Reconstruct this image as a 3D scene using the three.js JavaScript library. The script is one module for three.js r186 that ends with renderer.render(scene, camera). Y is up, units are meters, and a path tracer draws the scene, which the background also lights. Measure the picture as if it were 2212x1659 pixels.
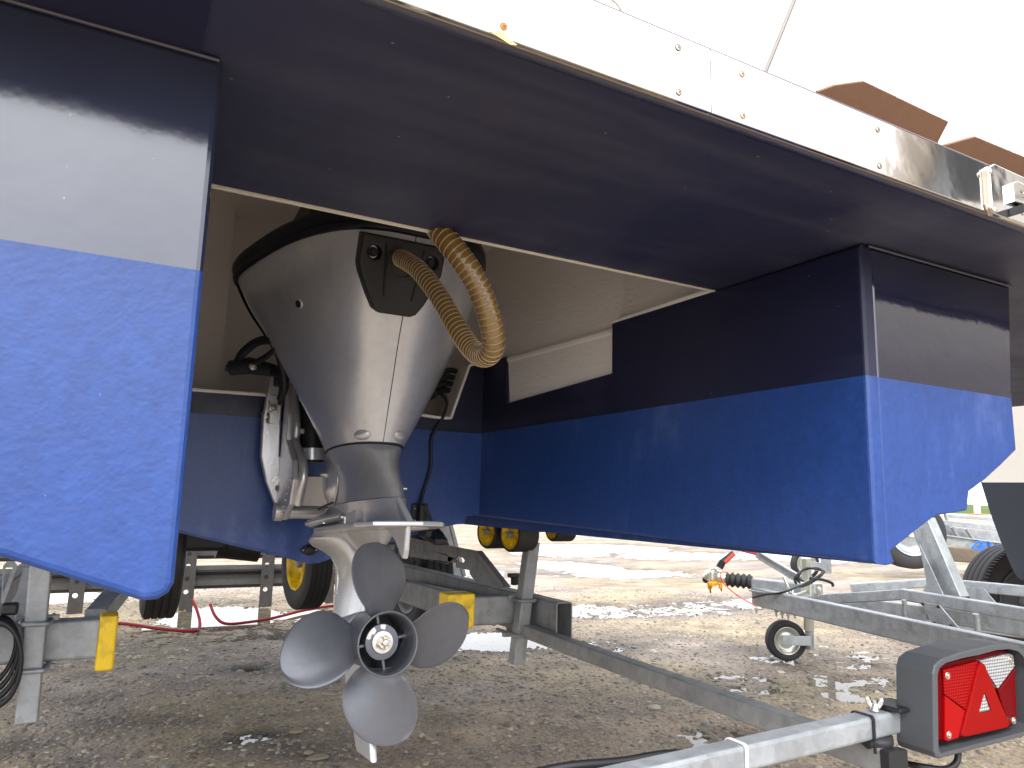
import * as THREE from 'three';
import { RoundedBoxGeometry } from 'three/addons/geometries/RoundedBoxGeometry.js';
import { mergeGeometries, mergeVertices } from 'three/addons/utils/BufferGeometryUtils.js';

// ------------------------------------------------------------------ camera, sky, sun, exposure
// x runs athwart the boat to the right, y up, z aft (towards the photographer); the photographer stands over the origin
const scene = new THREE.Scene();
const CY = 0.83, FPX = 1584.7;
const vR = new THREE.Vector3(0.87853393, 0.02553838, 0.47699678), vU = new THREE.Vector3(-0.0968969, 0.98733727, 0.125603), vF = new THREE.Vector3(0.467749, 0.156566, -0.86988388);
const camera = new THREE.PerspectiveCamera(55.27, 4 / 3, 0.05, 3000);
camera.position.set(0, CY, 0);
camera.quaternion.setFromRotationMatrix(new THREE.Matrix4().makeBasis(vR, vU, vF.clone().negate()));
scene.add(camera);

const renderer = new THREE.WebGLRenderer({ antialias: true });
renderer.toneMapping = THREE.LinearToneMapping;
renderer.toneMappingExposure = 1.8;
renderer.shadowMap.enabled = true;
renderer.outputColorSpace = THREE.SRGBColorSpace;

const SUN = new THREE.Vector3(-0.25, 0.72, 0.62).normalize();
const sun = new THREE.DirectionalLight(new THREE.Color(1, 0.96, 0.9), 0.95);
sun.position.copy(SUN).multiplyScalar(30);
sun.castShadow = true; sun.shadow.radius = 34; sun.shadow.mapSize.set(2048, 2048);
Object.assign(sun.shadow.camera, { left: -12, right: 12, top: 12, bottom: -12, near: 1, far: 80 });
scene.add(sun, sun.target);

// seeded noise
function rng(a) { return () => { a |= 0; a = a + 0x6D2B79F5 | 0; let t = Math.imul(a ^ a >>> 15, 1 | a); t = t + Math.imul(t ^ t >>> 7, 61 | t) ^ t; return ((t ^ t >>> 14) >>> 0) / 4294967296; }; }
const hash = (x, y, s = 0) => { let h = Math.imul(x, 374761393) + Math.imul(y, 668265263) + Math.imul(s, 2147483647 ^ 961748927); h = Math.imul(h ^ h >>> 13, 1274126177); return ((h ^ h >>> 16) >>> 0) / 4294967296; };
const sm = t => t * t * (3 - 2 * t), mix = (a, b, t) => a + (b - a) * t, clamp = (v, a = 0, b = 1) => Math.min(b, Math.max(a, v)), sstep = (a, b, v) => sm(clamp((v - a) / (b - a)));
const md = (a, n) => ((a % n) + n) % n;
function pn(x, y, p, s = 0) {                           // value noise, tiling with period p (0 = none)
  const xi = Math.floor(x), yi = Math.floor(y), fx = sm(x - xi), fy = sm(y - yi), w = p ? (v => md(v, p)) : (v => v);
  return mix(mix(hash(w(xi), w(yi), s), hash(w(xi + 1), w(yi), s), fx), mix(hash(w(xi), w(yi + 1), s), hash(w(xi + 1), w(yi + 1), s), fx), fy);
}
function fbm(x, y, p = 0, o = 4, s = 0) { let v = 0, a = 0.5, n = 0; for (let i = 0; i < o; i++) { v += a * pn(x, y, p, s + i); n += a; a *= 0.5; x *= 2; y *= 2; p *= 2; } return v / n; }
function voro(x, y, p, s = 0) {                         // [distance to nearest, second, cell hash]
  const xi = Math.floor(x), yi = Math.floor(y); let d1 = 9, d2 = 9, id = 0;
  for (let i = -1; i < 2; i++) for (let j = -1; j < 2; j++) {
    const cx = xi + i, cy = yi + j, wx = p ? md(cx, p) : cx, wy = p ? md(cy, p) : cy;
    const d = Math.hypot(cx + hash(wx, wy, s) - x, cy + hash(wx, wy, s + 7) - y);
    if (d < d1) { d2 = d1; d1 = d; id = hash(wx, wy, s + 13); } else if (d < d2) d2 = d;
  }
  return [d1, d2, id];
}
{ // overcast sky: bright all round, brighter aloft and where the veiled sun stands
  const w = 1024, h = 512, d = new Float32Array(w * h * 4);
  for (let j = 0; j < h; j++) for (let i = 0; i < w; i++) {
    const el = ((j + 0.5) / h - 0.5) * Math.PI, az = ((i + 0.5) / w - 0.5) * 2 * Math.PI;
    const dx = Math.cos(el) * Math.cos(az), dy = Math.sin(el), dz = Math.cos(el) * Math.sin(az), k = (j * w + i) * 4;
    const c = Math.max(0, dx * SUN.x + dy * SUN.y + dz * SUN.z), e = Math.max(0, dy);
    const q = 1 / (0.35 + e), cl = fbm(dx * q * 1.7 + 20, dz * q * 1.7 + 20, 0, 5, 3) - 0.5;
    const L = (1.36 - 0.1 * e) * (1 + 0.75 * cl) + 1.9 * Math.pow(c, 3.5) * (1 + 0.7 * cl);
    d[k] = L * 0.965; d[k + 1] = L * 0.99; d[k + 2] = L * (1.05 - 0.06 * cl); d[k + 3] = 1;
  }
  const sky = new THREE.DataTexture(d, w, h, THREE.RGBAFormat, THREE.FloatType);
  sky.mapping = THREE.EquirectangularReflectionMapping; sky.magFilter = sky.minFilter = THREE.LinearFilter; sky.needsUpdate = true;
  scene.background = sky; scene.environment = sky;
}

// ------------------------------------------------------------------ helpers
const V = (x, y, z) => new THREE.Vector3(x, y, z);
const dirOf = (px, py) => vF.clone().addScaledVector(vR, (px - 1106) / FPX).addScaledVector(vU, -(py - 829.5) / FPX);
const hit = (px, py, ax, v) => { const d = dirOf(px, py), o = V(0, CY, 0), t = (v - o[ax]) / d[ax]; return o.addScaledVector(d, t); };
const at = (px, py, depth) => V(0, CY, 0).addScaledVector(dirOf(px, py), depth);
const onF = (px, py, f) => hit(px, py, 'z', -f), onX = (px, py, x) => hit(px, py, 'x', x), onY = (px, py, y) => hit(px, py, 'y', y);
const xyF = (f, l) => l.map(([a, b]) => { const p = onF(a, b, f); return [p.x, p.y]; });

const onPl = (px, py, p0, n) => { const d = dirOf(px, py), o = V(0, CY, 0), t = p0.clone().sub(o).dot(n) / d.dot(n); return o.addScaledVector(d, t); };
function plateOn(pts, p0, n, thick, holes = []) { // a flat plate whose corners are seen at pts, lying in the plane through p0
  const ux = V(0, 1, 0).cross(n).normalize(), uy = n.clone().cross(ux), to = ([a, b]) => { const q = onPl(a, b, p0, n).sub(p0); return [q.dot(ux), q.dot(uy)]; };
  return ext(pts.map(to), thick, { holes: holes.map(h => h.map(to)) }).applyMatrix4(new THREE.Matrix4().makeBasis(ux, uy, n).setPosition(p0));
}

function metricUV(g) {
  const n = g.index ? g.toNonIndexed() : g; if (!n.attributes.normal) n.computeVertexNormals();
  const P = n.attributes.position, uv = new Float32Array(P.count * 2), a = V(0, 0, 0), b = V(0, 0, 0), c = V(0, 0, 0);
  for (let i = 0; i < P.count; i += 3) {
    a.fromBufferAttribute(P, i); b.fromBufferAttribute(P, i + 1).sub(a); c.fromBufferAttribute(P, i + 2).sub(a); b.cross(c);
    const X = Math.abs(b.x), Y = Math.abs(b.y), Z = Math.abs(b.z);
    for (let k = i; k < i + 3; k++) {
      const x = P.getX(k), y = P.getY(k), z = P.getZ(k);
      if (X > Y && X > Z) { uv[2 * k] = z; uv[2 * k + 1] = y; } else if (Y > Z) { uv[2 * k] = x; uv[2 * k + 1] = z; } else { uv[2 * k] = x; uv[2 * k + 1] = y; }
    }
  }
  n.setAttribute('uv', new THREE.BufferAttribute(uv, 2)); return n;
}
const used = {};
const numbered = n => { if (used[n] === undefined) { used[n] = 0; return n; } return n + '_' + String(++used[n]).padStart(3, '0'); };
function shadow(m) { m.castShadow = m.receiveShadow = true; return m; }
function part(name, geo, mat, parent) {
  const list = Array.isArray(geo) ? geo.map(metricUV) : [metricUV(geo)];
  for (const g of list) for (const k of Object.keys(g.attributes)) if (!['position', 'normal', 'uv'].includes(k)) g.deleteAttribute(k);
  const m = shadow(new THREE.Mesh(list.length > 1 ? mergeGeometries(list) : list[0], mat));
  m.name = name; (parent || scene).add(m); return m;
}
function sub(name, parent) { const g = new THREE.Group(); g.name = name; parent.add(g); return g; }
function thing(name, label, category, group) {
  const o = new THREE.Group(); o.name = numbered(name); o.userData = { label, category }; if (group) o.userData.group = group; scene.add(o); return o;
}
function tag(o, label, category, group) { o.name = numbered(o.name); o.userData = { label, category }; if (group) o.userData.group = group; return o; }
function struct(o, label) { o.userData = { kind: 'structure', label }; return o; }

const shp = pts => { const s = new THREE.Shape(); pts.forEach(([x, y], i) => i ? s.lineTo(x, y) : s.moveTo(x, y)); s.closePath(); return s; };
const hol = pts => { const s = new THREE.Path(); pts.forEach(([x, y], i) => i ? s.lineTo(x, y) : s.moveTo(x, y)); s.closePath(); return s; };
function rrect(w, h, r, n = 4) { const o = []; for (const [sx, sy, a0] of [[1, 1, 0], [-1, 1, 1], [-1, -1, 2], [1, -1, 3]]) for (let i = 0; i <= n; i++) { const a = (a0 + i / n) * Math.PI / 2; o.push([sx * (w / 2 - r) + r * Math.cos(a), sy * (h / 2 - r) + r * Math.sin(a)]); } return o; }
const circ = (x, y, r, n = 20) => Array.from({ length: n }, (_, i) => [x + r * Math.cos(i / n * 2 * Math.PI), y + r * Math.sin(i / n * 2 * Math.PI)]);
function ext(pts, depth, { bevel = 0, holes = [], seg = 2, cs = 12 } = {}) {
  const s = pts instanceof THREE.Shape ? pts : shp(pts); for (const h of holes) s.holes.push(hol(h));
  return new THREE.ExtrudeGeometry(s, { depth: depth - 2 * bevel, bevelEnabled: bevel > 0, bevelThickness: bevel, bevelSize: bevel, bevelOffset: -bevel, bevelSegments: seg, curveSegments: cs }).translate(0, 0, bevel);
}
const extF = (pts, f0, f1, o) => ext(pts, f1 - f0, o).translate(0, 0, -f1);                 // shape in (x, y), solid from f0 (aft) to f1 (forward)
const extX = (pts, x0, x1, o) => ext(pts, x1 - x0, o).applyMatrix4(new THREE.Matrix4().makeBasis(V(0, 0, -1), V(0, 1, 0), V(1, 0, 0))).translate(x0, 0, 0); // shape in (f, y)
const extY = (pts, y0, y1, o) => ext(pts, y1 - y0, o).applyMatrix4(new THREE.Matrix4().makeBasis(V(1, 0, 0), V(0, 0, -1), V(0, 1, 0))).translate(0, y0, 0); // shape in (x, f)
function basis(p, q, up = V(0, 1, 0)) { const z = q.clone().sub(p).normalize(); let x = up.clone().cross(z); if (x.lengthSq() < 1e-6) x = V(1, 0, 0).cross(z); x.normalize(); return new THREE.Matrix4().makeBasis(x, z.clone().cross(x), z).setPosition(p); }
function bar(p, q, w, h, { r = 0.004, hollow = 0, up } = {}) {
  const s = shp(rrect(w, h, r, 3)); if (hollow) s.holes.push(hol(rrect(w - 2 * hollow, h - 2 * hollow, Math.max(0.001, r - hollow / 2), 3)));
  return new THREE.ExtrudeGeometry(s, { depth: p.distanceTo(q), bevelEnabled: false }).applyMatrix4(basis(p, q, up));
}
const cyl = (p, q, r, r2 = r, n = 20) => new THREE.CylinderGeometry(r2, r, p.distanceTo(q), n).rotateX(Math.PI / 2).translate(0, 0, p.distanceTo(q) / 2).applyMatrix4(basis(p, q));
const curve = (pts, t = 0.5) => new THREE.CatmullRomCurve3(pts, false, 'catmullrom', t);
const tube = (pts, r, n = 60, k = 10) => new THREE.TubeGeometry(curve(pts), n, r, k);
const rbox = (w, h, d, r = 0.003, s = 2) => new RoundedBoxGeometry(w, h, d, s, r);
function hexbolt(p, dir, r, l) { // head and stub along dir
  const m = basis(p, p.clone().add(dir));
  return [new THREE.CylinderGeometry(r, r, l, 6).rotateX(Math.PI / 2).translate(0, 0, l / 2).applyMatrix4(m), new THREE.CylinderGeometry(r * 1.35, r * 1.35, l * 0.2, 20).rotateX(Math.PI / 2).translate(0, 0, l * 0.1).applyMatrix4(m), new THREE.CylinderGeometry(r * 0.5, r * 0.5, l * 1.7, 12).rotateX(Math.PI / 2).translate(0, 0, l * 0.85).applyMatrix4(m)];
}
function loft(rings, { close = true, caps = true } = {}) {
  const n = rings[0].length, P = [], I = []; rings.forEach(r => r.forEach(p => P.push(p.x, p.y, p.z)));
  const m = close ? n : n - 1;
  for (let i = 0; i < rings.length - 1; i++) for (let j = 0; j < m; j++) { const a = i * n + j, b = i * n + (j + 1) % n, c = a + n, d = b + n; I.push(a, b, d, a, d, c); }
  const g = new THREE.BufferGeometry(); g.setAttribute('position', new THREE.Float32BufferAttribute(P, 3)); g.setIndex(I); g.computeVertexNormals();
  const out = [g.toNonIndexed()];
  if (caps) for (const [r, f] of [[rings[0], 1], [rings[rings.length - 1], -1]]) {
    const c = r.reduce((s, p) => s.add(p), V(0, 0, 0)).divideScalar(n), q = [];
    for (let j = 0; j < m; j++) { const a = r[j], b = r[(j + 1) % n]; (f > 0 ? [c, b, a] : [c, a, b]).forEach(p => q.push(p.x, p.y, p.z)); }
    const k = new THREE.BufferGeometry(); k.setAttribute('position', new THREE.Float32BufferAttribute(q, 3)); k.computeVertexNormals(); out.push(k);
  }
  return out.length > 1 ? mergeGeometries(out) : out[0];
}
function splitY(geo, y0) {                                // one solid cut at a height: [below, above]
  const g = geo.index ? geo.toNonIndexed() : geo, P = g.attributes.position, N = g.attributes.normal, out = [{ p: [], n: [] }, { p: [], n: [] }];
  for (let i = 0; i < P.count; i += 3) {
    const v = [0, 1, 2].map(k => ({ p: V(0, 0, 0).fromBufferAttribute(P, i + k), n: V(0, 0, 0).fromBufferAttribute(N, i + k) }));
    for (const side of [0, 1]) {
      const s = side ? 1 : -1, poly = [];
      for (let k = 0; k < 3; k++) { const a = v[k], b = v[(k + 1) % 3], da = s * (a.p.y - y0), db = s * (b.p.y - y0); if (da >= 0) poly.push(a); if (da * db < 0) { const t = da / (da - db); poly.push({ p: a.p.clone().lerp(b.p, t), n: a.n.clone().lerp(b.n, t) }); } }
      for (let k = 1; k + 1 < poly.length; k++) for (const q of [poly[0], poly[k], poly[k + 1]]) { out[side].p.push(q.p.x, q.p.y, q.p.z); out[side].n.push(q.n.x, q.n.y, q.n.z); }
    }
  }
  return out.map(o => { const r = new THREE.BufferGeometry(); r.setAttribute('position', new THREE.Float32BufferAttribute(o.p, 3)); r.setAttribute('normal', new THREE.Float32BufferAttribute(o.n, 3)); return r; });
}

// ------------------------------------------------------------------ textures and materials
function tex(n, fn, metres, srgb = false) {
  const d = new Uint8Array(n * n * 4);
  for (let j = 0; j < n; j++) for (let i = 0; i < n; i++) { let c = fn(i / n, j / n); if (!Array.isArray(c)) c = [c, c, c]; const k = (j * n + i) * 4; for (let q = 0; q < 3; q++) { let v = clamp(c[q]); if (srgb) v = v <= 0.0031308 ? v * 12.92 : 1.055 * Math.pow(v, 1 / 2.4) - 0.055; d[k + q] = v * 255; } d[k + 3] = 255; }
  const t = new THREE.DataTexture(d, n, n); t.wrapS = t.wrapT = THREE.RepeatWrapping; t.magFilter = THREE.LinearFilter; t.minFilter = THREE.LinearMipmapLinearFilter; t.generateMipmaps = true;
  if (srgb) t.colorSpace = THREE.SRGBColorSpace; t.repeat.set(1 / metres, 1 / metres); t.needsUpdate = true; return t;
}
const again = (t, metres, my = metres) => { const c = t.clone(); c.repeat.set(1 / metres, 1 / my); c.needsUpdate = true; return c; };
const tNoise = tex(512, (u, v) => fbm(u * 8, v * 8, 8, 6, 1), 0.4);
const tFine = tex(512, (u, v) => 0.6 * fbm(u * 40, v * 40, 40, 3, 5) + 0.4 * fbm(u * 9, v * 9, 9, 3, 6), 0.16);
const tSpangle = tex(512, (u, v) => { const w = 0.7 * (fbm(u * 12, v * 12, 12, 3, 8) - 0.5), a = voro(u * 14 + w, v * 14 + w, 14, 2), b = voro(u * 31 + w, v * 31, 31, 4), n = fbm(u * 6, v * 6, 6, 5, 9), t = 0.43 + 0.1 * (a[2] - 0.5) + 0.05 * (b[2] - 0.5) + 0.22 * (n - 0.5); return [t * 0.97, t, t * 1.01]; }, 0.3, true);
const tSpRough = tex(256, (u, v) => { const a = voro(u * 14, v * 14, 14, 2); return 0.5 + 0.2 * (a[2] - 0.5) + 0.3 * (fbm(u * 8, v * 8, 8, 4, 3) - 0.5); }, 0.3);
const tBrush = tex(512, (u, v) => { const w = fbm(u * 4, v * 4, 4, 3, 20); return 0.55 * fbm(u * 10 + 2.5 * w, v * 30 + 2 * w, 0, 3, 21) * (1) + 0.3 * fbm(u * 30, v * 30, 30, 3, 22) + 0.3 * w; }, 0.22);
const tAF = tex(1024, (u, v) => { const s = fbm(u * 26, v * 4, 2, 4, 30), m = fbm(u * 5, v * 5, 5, 6, 31), g = fbm(u * 90, v * 90, 90, 2, 33); const k = 0.82 + 0.18 * (m - 0.5) + 0.26 * (s - 0.5) + 0.2 * (g - 0.5), sc = voro(u * 60, v * 9, 0, 58), ch = 0.03 * clamp((s + m - 0.98) * 3) * (0.6 + 0.8 * g) + (sc[0] < 0.018 && sc[2] > 0.96 ? 0.1 : 0); return [0.018 * k + ch * 0.9, 0.066 * k + ch * 0.9, 0.28 * k + ch]; }, 0.7, true);
const tGel = tex(1024, (u, v) => { const m = fbm(u * 5, v * 5, 5, 6, 40), a = voro(u * 55, v * 55, 55, 41), sp = a[0] < 0.035 && a[2] > 0.96 ? 0.12 : 0, k = 0.7 + 0.6 * m; return [0.0085 * k + sp, 0.0105 * k + sp, 0.034 * k + sp]; }, 0.9, true);
const tGelR = tex(512, (u, v) => 0.5 + 0.7 * (fbm(u * 6, v * 6, 6, 6, 44) - 0.5), 0.5);

const tPeel = tex(512, (u, v) => 0.6 * fbm(u * 24, v * 24, 24, 2, 5) + 0.4 * fbm(u * 44, v * 44, 44, 2, 6), 0.12);
const tUnder = tex(1024, (u, v) => { const st = fbm(u * 3 + 0.6 * fbm(u * 4, v * 4, 4, 3, 46), v * 26, 0, 4, 45) * sstep(0, 0.1, u) * sstep(1, 0.9, u), m = fbm(u * 4, v * 4, 4, 6, 47), a = voro(u * 30, v * 30, 30, 48), sp = a[0] < 0.03 && a[2] > 0.93 ? 0.14 : 0, sm2 = 0.016 * clamp((m - 0.56) * 5) + 0.010 * clamp((st - 0.5) * 4), k = 0.75 + 0.55 * m; return [0.0145 * k + sm2 + sp, 0.0160 * k + sm2 + sp, 0.037 * k + sm2 + sp]; }, 1.1, true);
const tSmudge = tex(512, (u, v) => 0.72 + 0.55 * (fbm(u * 5, v * 5, 5, 5, 34) - 0.5) + 0.25 * (fbm(u * 40, v * 6, 2, 3, 35) - 0.5), 0.5);
const tWear = tex(512, (u, v) => { const m = fbm(u * 5, v * 5, 5, 5, 36), f = fbm(u * 46, v * 46, 46, 2, 37), n = fbm(u * 20 + 3 * fbm(u * 3, v * 3, 3, 2, 38), v * 3, 0, 4, 39), s = 0.93 + 0.16 * (m - 0.5) + 0.1 * (f - 0.5) + 0.05 * clamp((n - 0.64) * 8); return [s, s, s]; }, 0.35);
const tDirt = tex(512, (u, v) => { const m = fbm(u * 5, v * 5, 5, 6, 56), a = voro(u * 22, v * 22, 22, 57), c = a[0] < 0.10 && a[2] > 0.84 ? 0.45 : 0, k = clamp(1.0 - 0.8 * clamp((m - 0.52) * 2.4) - c, 0.25, 1); return [k, k * (0.9 + 0.1 * k), k * 0.9]; }, 0.22);
const P = o => new THREE.MeshPhysicalMaterial(o), C = (r, g, b) => new THREE.Color().setRGB(r, g, b);
const M = {
  gel: P({ color: C(1, 1, 1), map: tGel, roughness: 0.07, ior: 1.85, bumpMap: again(tNoise, 0.9), bumpScale: 0.0012 }),
  gelChalk: P({ color: C(2.2, 2.2, 1.5), map: tGel, roughness: 0.13, ior: 1.86, bumpMap: again(tNoise, 0.5), bumpScale: 0.0006 }),
  gelDull: P({ color: C(1.75, 1.75, 1.75), map: tUnder, roughness: 0.6, roughnessMap: tSmudge, ior: 1.5, bumpMap: again(tNoise, 0.6), bumpScale: 0.0008 }),
  gelWell: P({ color: C(0.8, 0.85, 1.15), map: tUnder, roughness: 0.5, roughnessMap: tSmudge, ior: 1.45, bumpMap: again(tNoise, 0.6), bumpScale: 0.0006 }),
  gelEdge: P({ color: C(2.6, 2.6, 2.0), map: tGel, roughness: 0.3, ior: 1.8, bumpMap: again(tFine, 0.1), bumpScale: 0.0006 }),
  gelBead: P({ color: C(0.03, 0.03, 0.045), roughness: 0.3, ior: 1.7 }),
  af: P({ color: C(1, 1, 1), map: tAF, roughness: 0.38, ior: 1.52, bumpMap: tPeel, bumpScale: 0.00032 }),
  cream: P({ color: C(0.88, 0.85, 0.82), roughness: 0.5, bumpMap: again(tBrush, 0.16), bumpScale: 0.0016 }),
  creamFlat: P({ color: C(0.85, 0.8, 0.74), roughness: 0.55, bumpMap: tNoise, bumpScale: 0.001 }),
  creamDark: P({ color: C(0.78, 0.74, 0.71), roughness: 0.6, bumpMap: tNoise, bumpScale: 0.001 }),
  chip: P({ color: C(0.8, 0.76, 0.66), roughness: 0.6 }),
  silver: P({ color: C(0.6, 0.615, 0.645), map: tWear, metalness: 0.52, roughness: 0.33, clearcoat: 0.7, clearcoatRoughness: 0.12 }),
  silverDark: P({ color: C(0.62, 0.635, 0.665), map: tWear, metalness: 0.58, roughness: 0.29, clearcoat: 0.6, clearcoatRoughness: 0.15 }),
  cast: P({ color: C(0.66, 0.66, 0.67), metalness: 0.65, roughness: 0.33, bumpMap: tFine, bumpScale: 0.0004 }),
  prop: P({ color: C(0.125, 0.132, 0.152), map: tWear, roughnessMap: tSmudge, metalness: 0.25, roughness: 0.48, clearcoat: 0.35, clearcoatRoughness: 0.3, bumpMap: again(tNoise, 0.12), bumpScale: 0.0003 }),
  bare: P({ color: C(0.62, 0.6, 0.57), metalness: 0.9, roughness: 0.32, bumpMap: tFine, bumpScale: 0.0006 }),
  black: P({ color: C(0.012, 0.012, 0.014), roughness: 0.5 }),
  blackSoft: P({ color: C(0.02, 0.02, 0.021), roughness: 0.62, bumpMap: tFine, bumpScale: 0.0004 }),
  navyRubber: P({ color: C(0.007, 0.008, 0.015), roughness: 0.42, specularIntensity: 0.6 }),
  rubber: P({ color: C(0.018, 0.017, 0.018), roughness: 0.66, bumpMap: tFine, bumpScale: 0.0006 }),
  galv: P({ color: C(0.74, 0.755, 0.78), map: tSpangle, roughnessMap: tSpRough, roughness: 1, metalness: 0.35, bumpMap: again(tNoise, 0.3), bumpScale: 0.0006 }),
  galvDark: P({ color: C(0.62, 0.61, 0.6), map: tSpangle, roughness: 0.6, metalness: 0.25, bumpMap: again(tNoise, 0.3), bumpScale: 0.0008 }),
  galvOld: P({ color: C(0.095, 0.085, 0.075), map: tSpangle, roughness: 0.75, metalness: 0.1, bumpMap: again(tNoise, 0.5), bumpScale: 0.001 }),
  galvNew: P({ color: C(0.86, 0.89, 0.91), map: tSpangle, roughness: 0.4, metalness: 0.5 }),
  zinc: P({ color: C(0.62, 0.63, 0.55), metalness: 0.7, roughness: 0.3 }),
  yellow: P({ color: C(0.9, 0.6, 0.012), map: tDirt, roughness: 0.42, bumpMap: tNoise, bumpScale: 0.0006 }),
  amber: P({ color: C(0.8, 0.36, 0.01), roughness: 0.4 }),
  steel: P({ color: C(0.86, 0.85, 0.83), metalness: 1, roughness: 0.07, bumpMap: again(tNoise, 1.3), bumpScale: 0.0012 }),
  bead: P({ color: C(0.2, 0.17, 0.19), roughness: 0.6 }),
  steelEdge: P({ color: C(0.42, 0.34, 0.26), metalness: 0.8, roughness: 0.3 }),
  screw: P({ color: C(0.6, 0.55, 0.47), metalness: 0.9, roughness: 0.3 }),
  screwDark: P({ color: C(0.16, 0.12, 0.08), metalness: 0.6, roughness: 0.5 }),
  rust: P({ color: C(0.42, 0.19, 0.05), roughness: 0.7 }),
  rustStain: P({ color: C(0.75, 0.5, 0.2), roughness: 0.5 }),
  hose: P({ color: C(0.2, 0.118, 0.03), roughness: 0.22, clearcoat: 0.9, clearcoatRoughness: 0.12, bumpMap: again(tNoise, 0.06), bumpScale: 0.0006 }),
  wire: P({ color: C(0.5, 0.38, 0.22), roughness: 0.3, metalness: 0.3 }),
  card: P({ color: C(0.2, 0.1, 0.05), map: tWear, roughness: 0.85, bumpMap: again(tNoise, 0.2), bumpScale: 0.0006 }),
  cardEdge: P({ color: C(0.3, 0.2, 0.12), roughness: 0.9 }),
  cushion: P({ color: C(0.5, 0.47, 0.38), roughness: 0.85, bumpMap: tFine, bumpScale: 0.0015 }),
  plastic: P({ color: C(0.062, 0.066, 0.072), roughness: 0.5, bumpMap: tFine, bumpScale: 0.0003 }),
  plasticIn: P({ color: C(0.02, 0.021, 0.022), roughness: 0.6 }),
  lensRed: P({ color: C(0.259, 0.002, 0.003), roughness: 0.3, specularIntensity: 0.14, clearcoat: 0.06, clearcoatRoughness: 0.05, bumpMap: tex(128, (u, v) => 0.5 + 0.25 * Math.cos(u * 2 * Math.PI) + 0.25 * Math.cos(v * 2 * Math.PI), 0.0042), bumpScale: 0.0012 }),
  lensPlain: P({ color: C(0.302, 0.002, 0.003), roughness: 0.3, specularIntensity: 0.14, clearcoat: 0.06, clearcoatRoughness: 0.05 }),
  lensDeep: P({ color: C(0.130, 0.002, 0.004), roughness: 0.3, specularIntensity: 0.14, clearcoat: 0.06, clearcoatRoughness: 0.05, bumpMap: tex(128, (u, v) => 0.5 + 0.5 * Math.cos(u * 2 * Math.PI), 0.004), bumpScale: 0.001 }),
  lensTri: P({ color: C(0.30, 0.004, 0.003), roughness: 0.25, specularIntensity: 0.14, clearcoat: 0.06, clearcoatRoughness: 0.05, bumpMap: tex(128, (u, v) => 0.5 + 0.5 * Math.cos((u + v) * 2 * Math.PI), 0.0022), bumpScale: 0.0006 }),
  lensClear: P({ color: C(0.42, 0.42, 0.42), metalness: 0.4, roughness: 0.12, clearcoat: 1, bumpMap: tex(128, (u, v) => 0.5 + 0.25 * Math.cos(u * 2 * Math.PI) + 0.25 * Math.cos(v * 2 * Math.PI), 0.0045), bumpScale: 0.0016 }),
  redHandle: P({ color: C(0.55, 0.06, 0.035), roughness: 0.5 }),
  redCable: P({ color: C(0.15, 0.005, 0.01), roughness: 0.6, specularIntensity: 0.3 }),
  orangeCable: P({ color: C(0.7, 0.12, 0.05), roughness: 0.5 }),
  white: P({ color: C(0.72, 0.71, 0.68), roughness: 0.5 }),
  wood: P({ color: C(0.5, 0.43, 0.31), roughness: 0.9, bumpMap: tFine, bumpScale: 0.003 }),
  hullCream: P({ color: C(0.54, 0.5, 0.445), roughness: 0.2, ior: 1.5 }),
  hullGrey: P({ color: C(0.02, 0.023, 0.032), roughness: 0.4 }),
  pole: P({ color: C(0.24, 0.21, 0.185), roughness: 0.35, metalness: 0.4 }),
  blue: P({ color: C(0.01, 0.13, 0.6), roughness: 0.5 }),
  concrete: P({ color: C(0.2, 0.16, 0.12), roughness: 0.9, bumpMap: tNoise, bumpScale: 0.006 }),
};

// ------------------------------------------------------------------ ground, puddles, pebbles, far shore
const WATER = -0.012;
const dips = [ // x, forward distance, half sizes, depth
  [3.0, 2.35, 0.085, 0.09, 0.03], [3.28, 2.5, 0.3, 0.22, 0.0135], [2.15, 4.1, 0.34, 0.3, 0.03], [2.55, 3.75, 0.3, 0.25, 0.013], [5.45, 8.3, 0.5, 0.8, 0.04], [5.6, 7.3, 0.9, 0.5, 0.02], [4.4, 4.8, 1.35, 0.42, 0.0135], [5.3, 4.9, 0.6, 0.28, 0.02], [3.4, 4.9, 0.5, 0.4, 0.0165],
  [0.75, 5.5, 0.36, 0.45, 0.035], [1.4, 5.4, 0.4, 0.22, 0.022], [0.9, 5.0, 1.3, 0.55, 0.0125], [-0.6, 6.9, 0.7, 0.4, 0.03], [2.05, 2.1, 0.2, 0.16, 0.0128], [3.6, 3.0, 0.55, 0.4, 0.0125], [2.7, 2.7, 0.35, 0.3, 0.0115],
  [7.9, 11.5, 1.4, 1.0, 0.04], [8.5, 9.6, 1.2, 0.7, 0.03], [6.6, 10.5, 0.9, 0.9, 0.02], [11, 9, 2, 1.2, 0.02], [3.6, 8, 0.6, 0.6, 0.018], [0.52, 2.8, 0.1, 0.07, 0.0145], [0.68, 3.85, 0.08, 0.06, 0.0145], [-0.4, 2.95, 0.12, 0.06, 0.013], [5.2, 2.9, 0.7, 0.4, 0.02],
];
function dipAt(x, f) { let s = 0; for (const [a, b, c, d, e] of dips) { const q = ((x - a) / c) ** 2 + ((f - b) / d) ** 2; if (q < 6) s = Math.max(s, e * (q < 0.4 ? 1 : Math.exp(-(q - 0.4) * 1.1))); } return s; }
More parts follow.
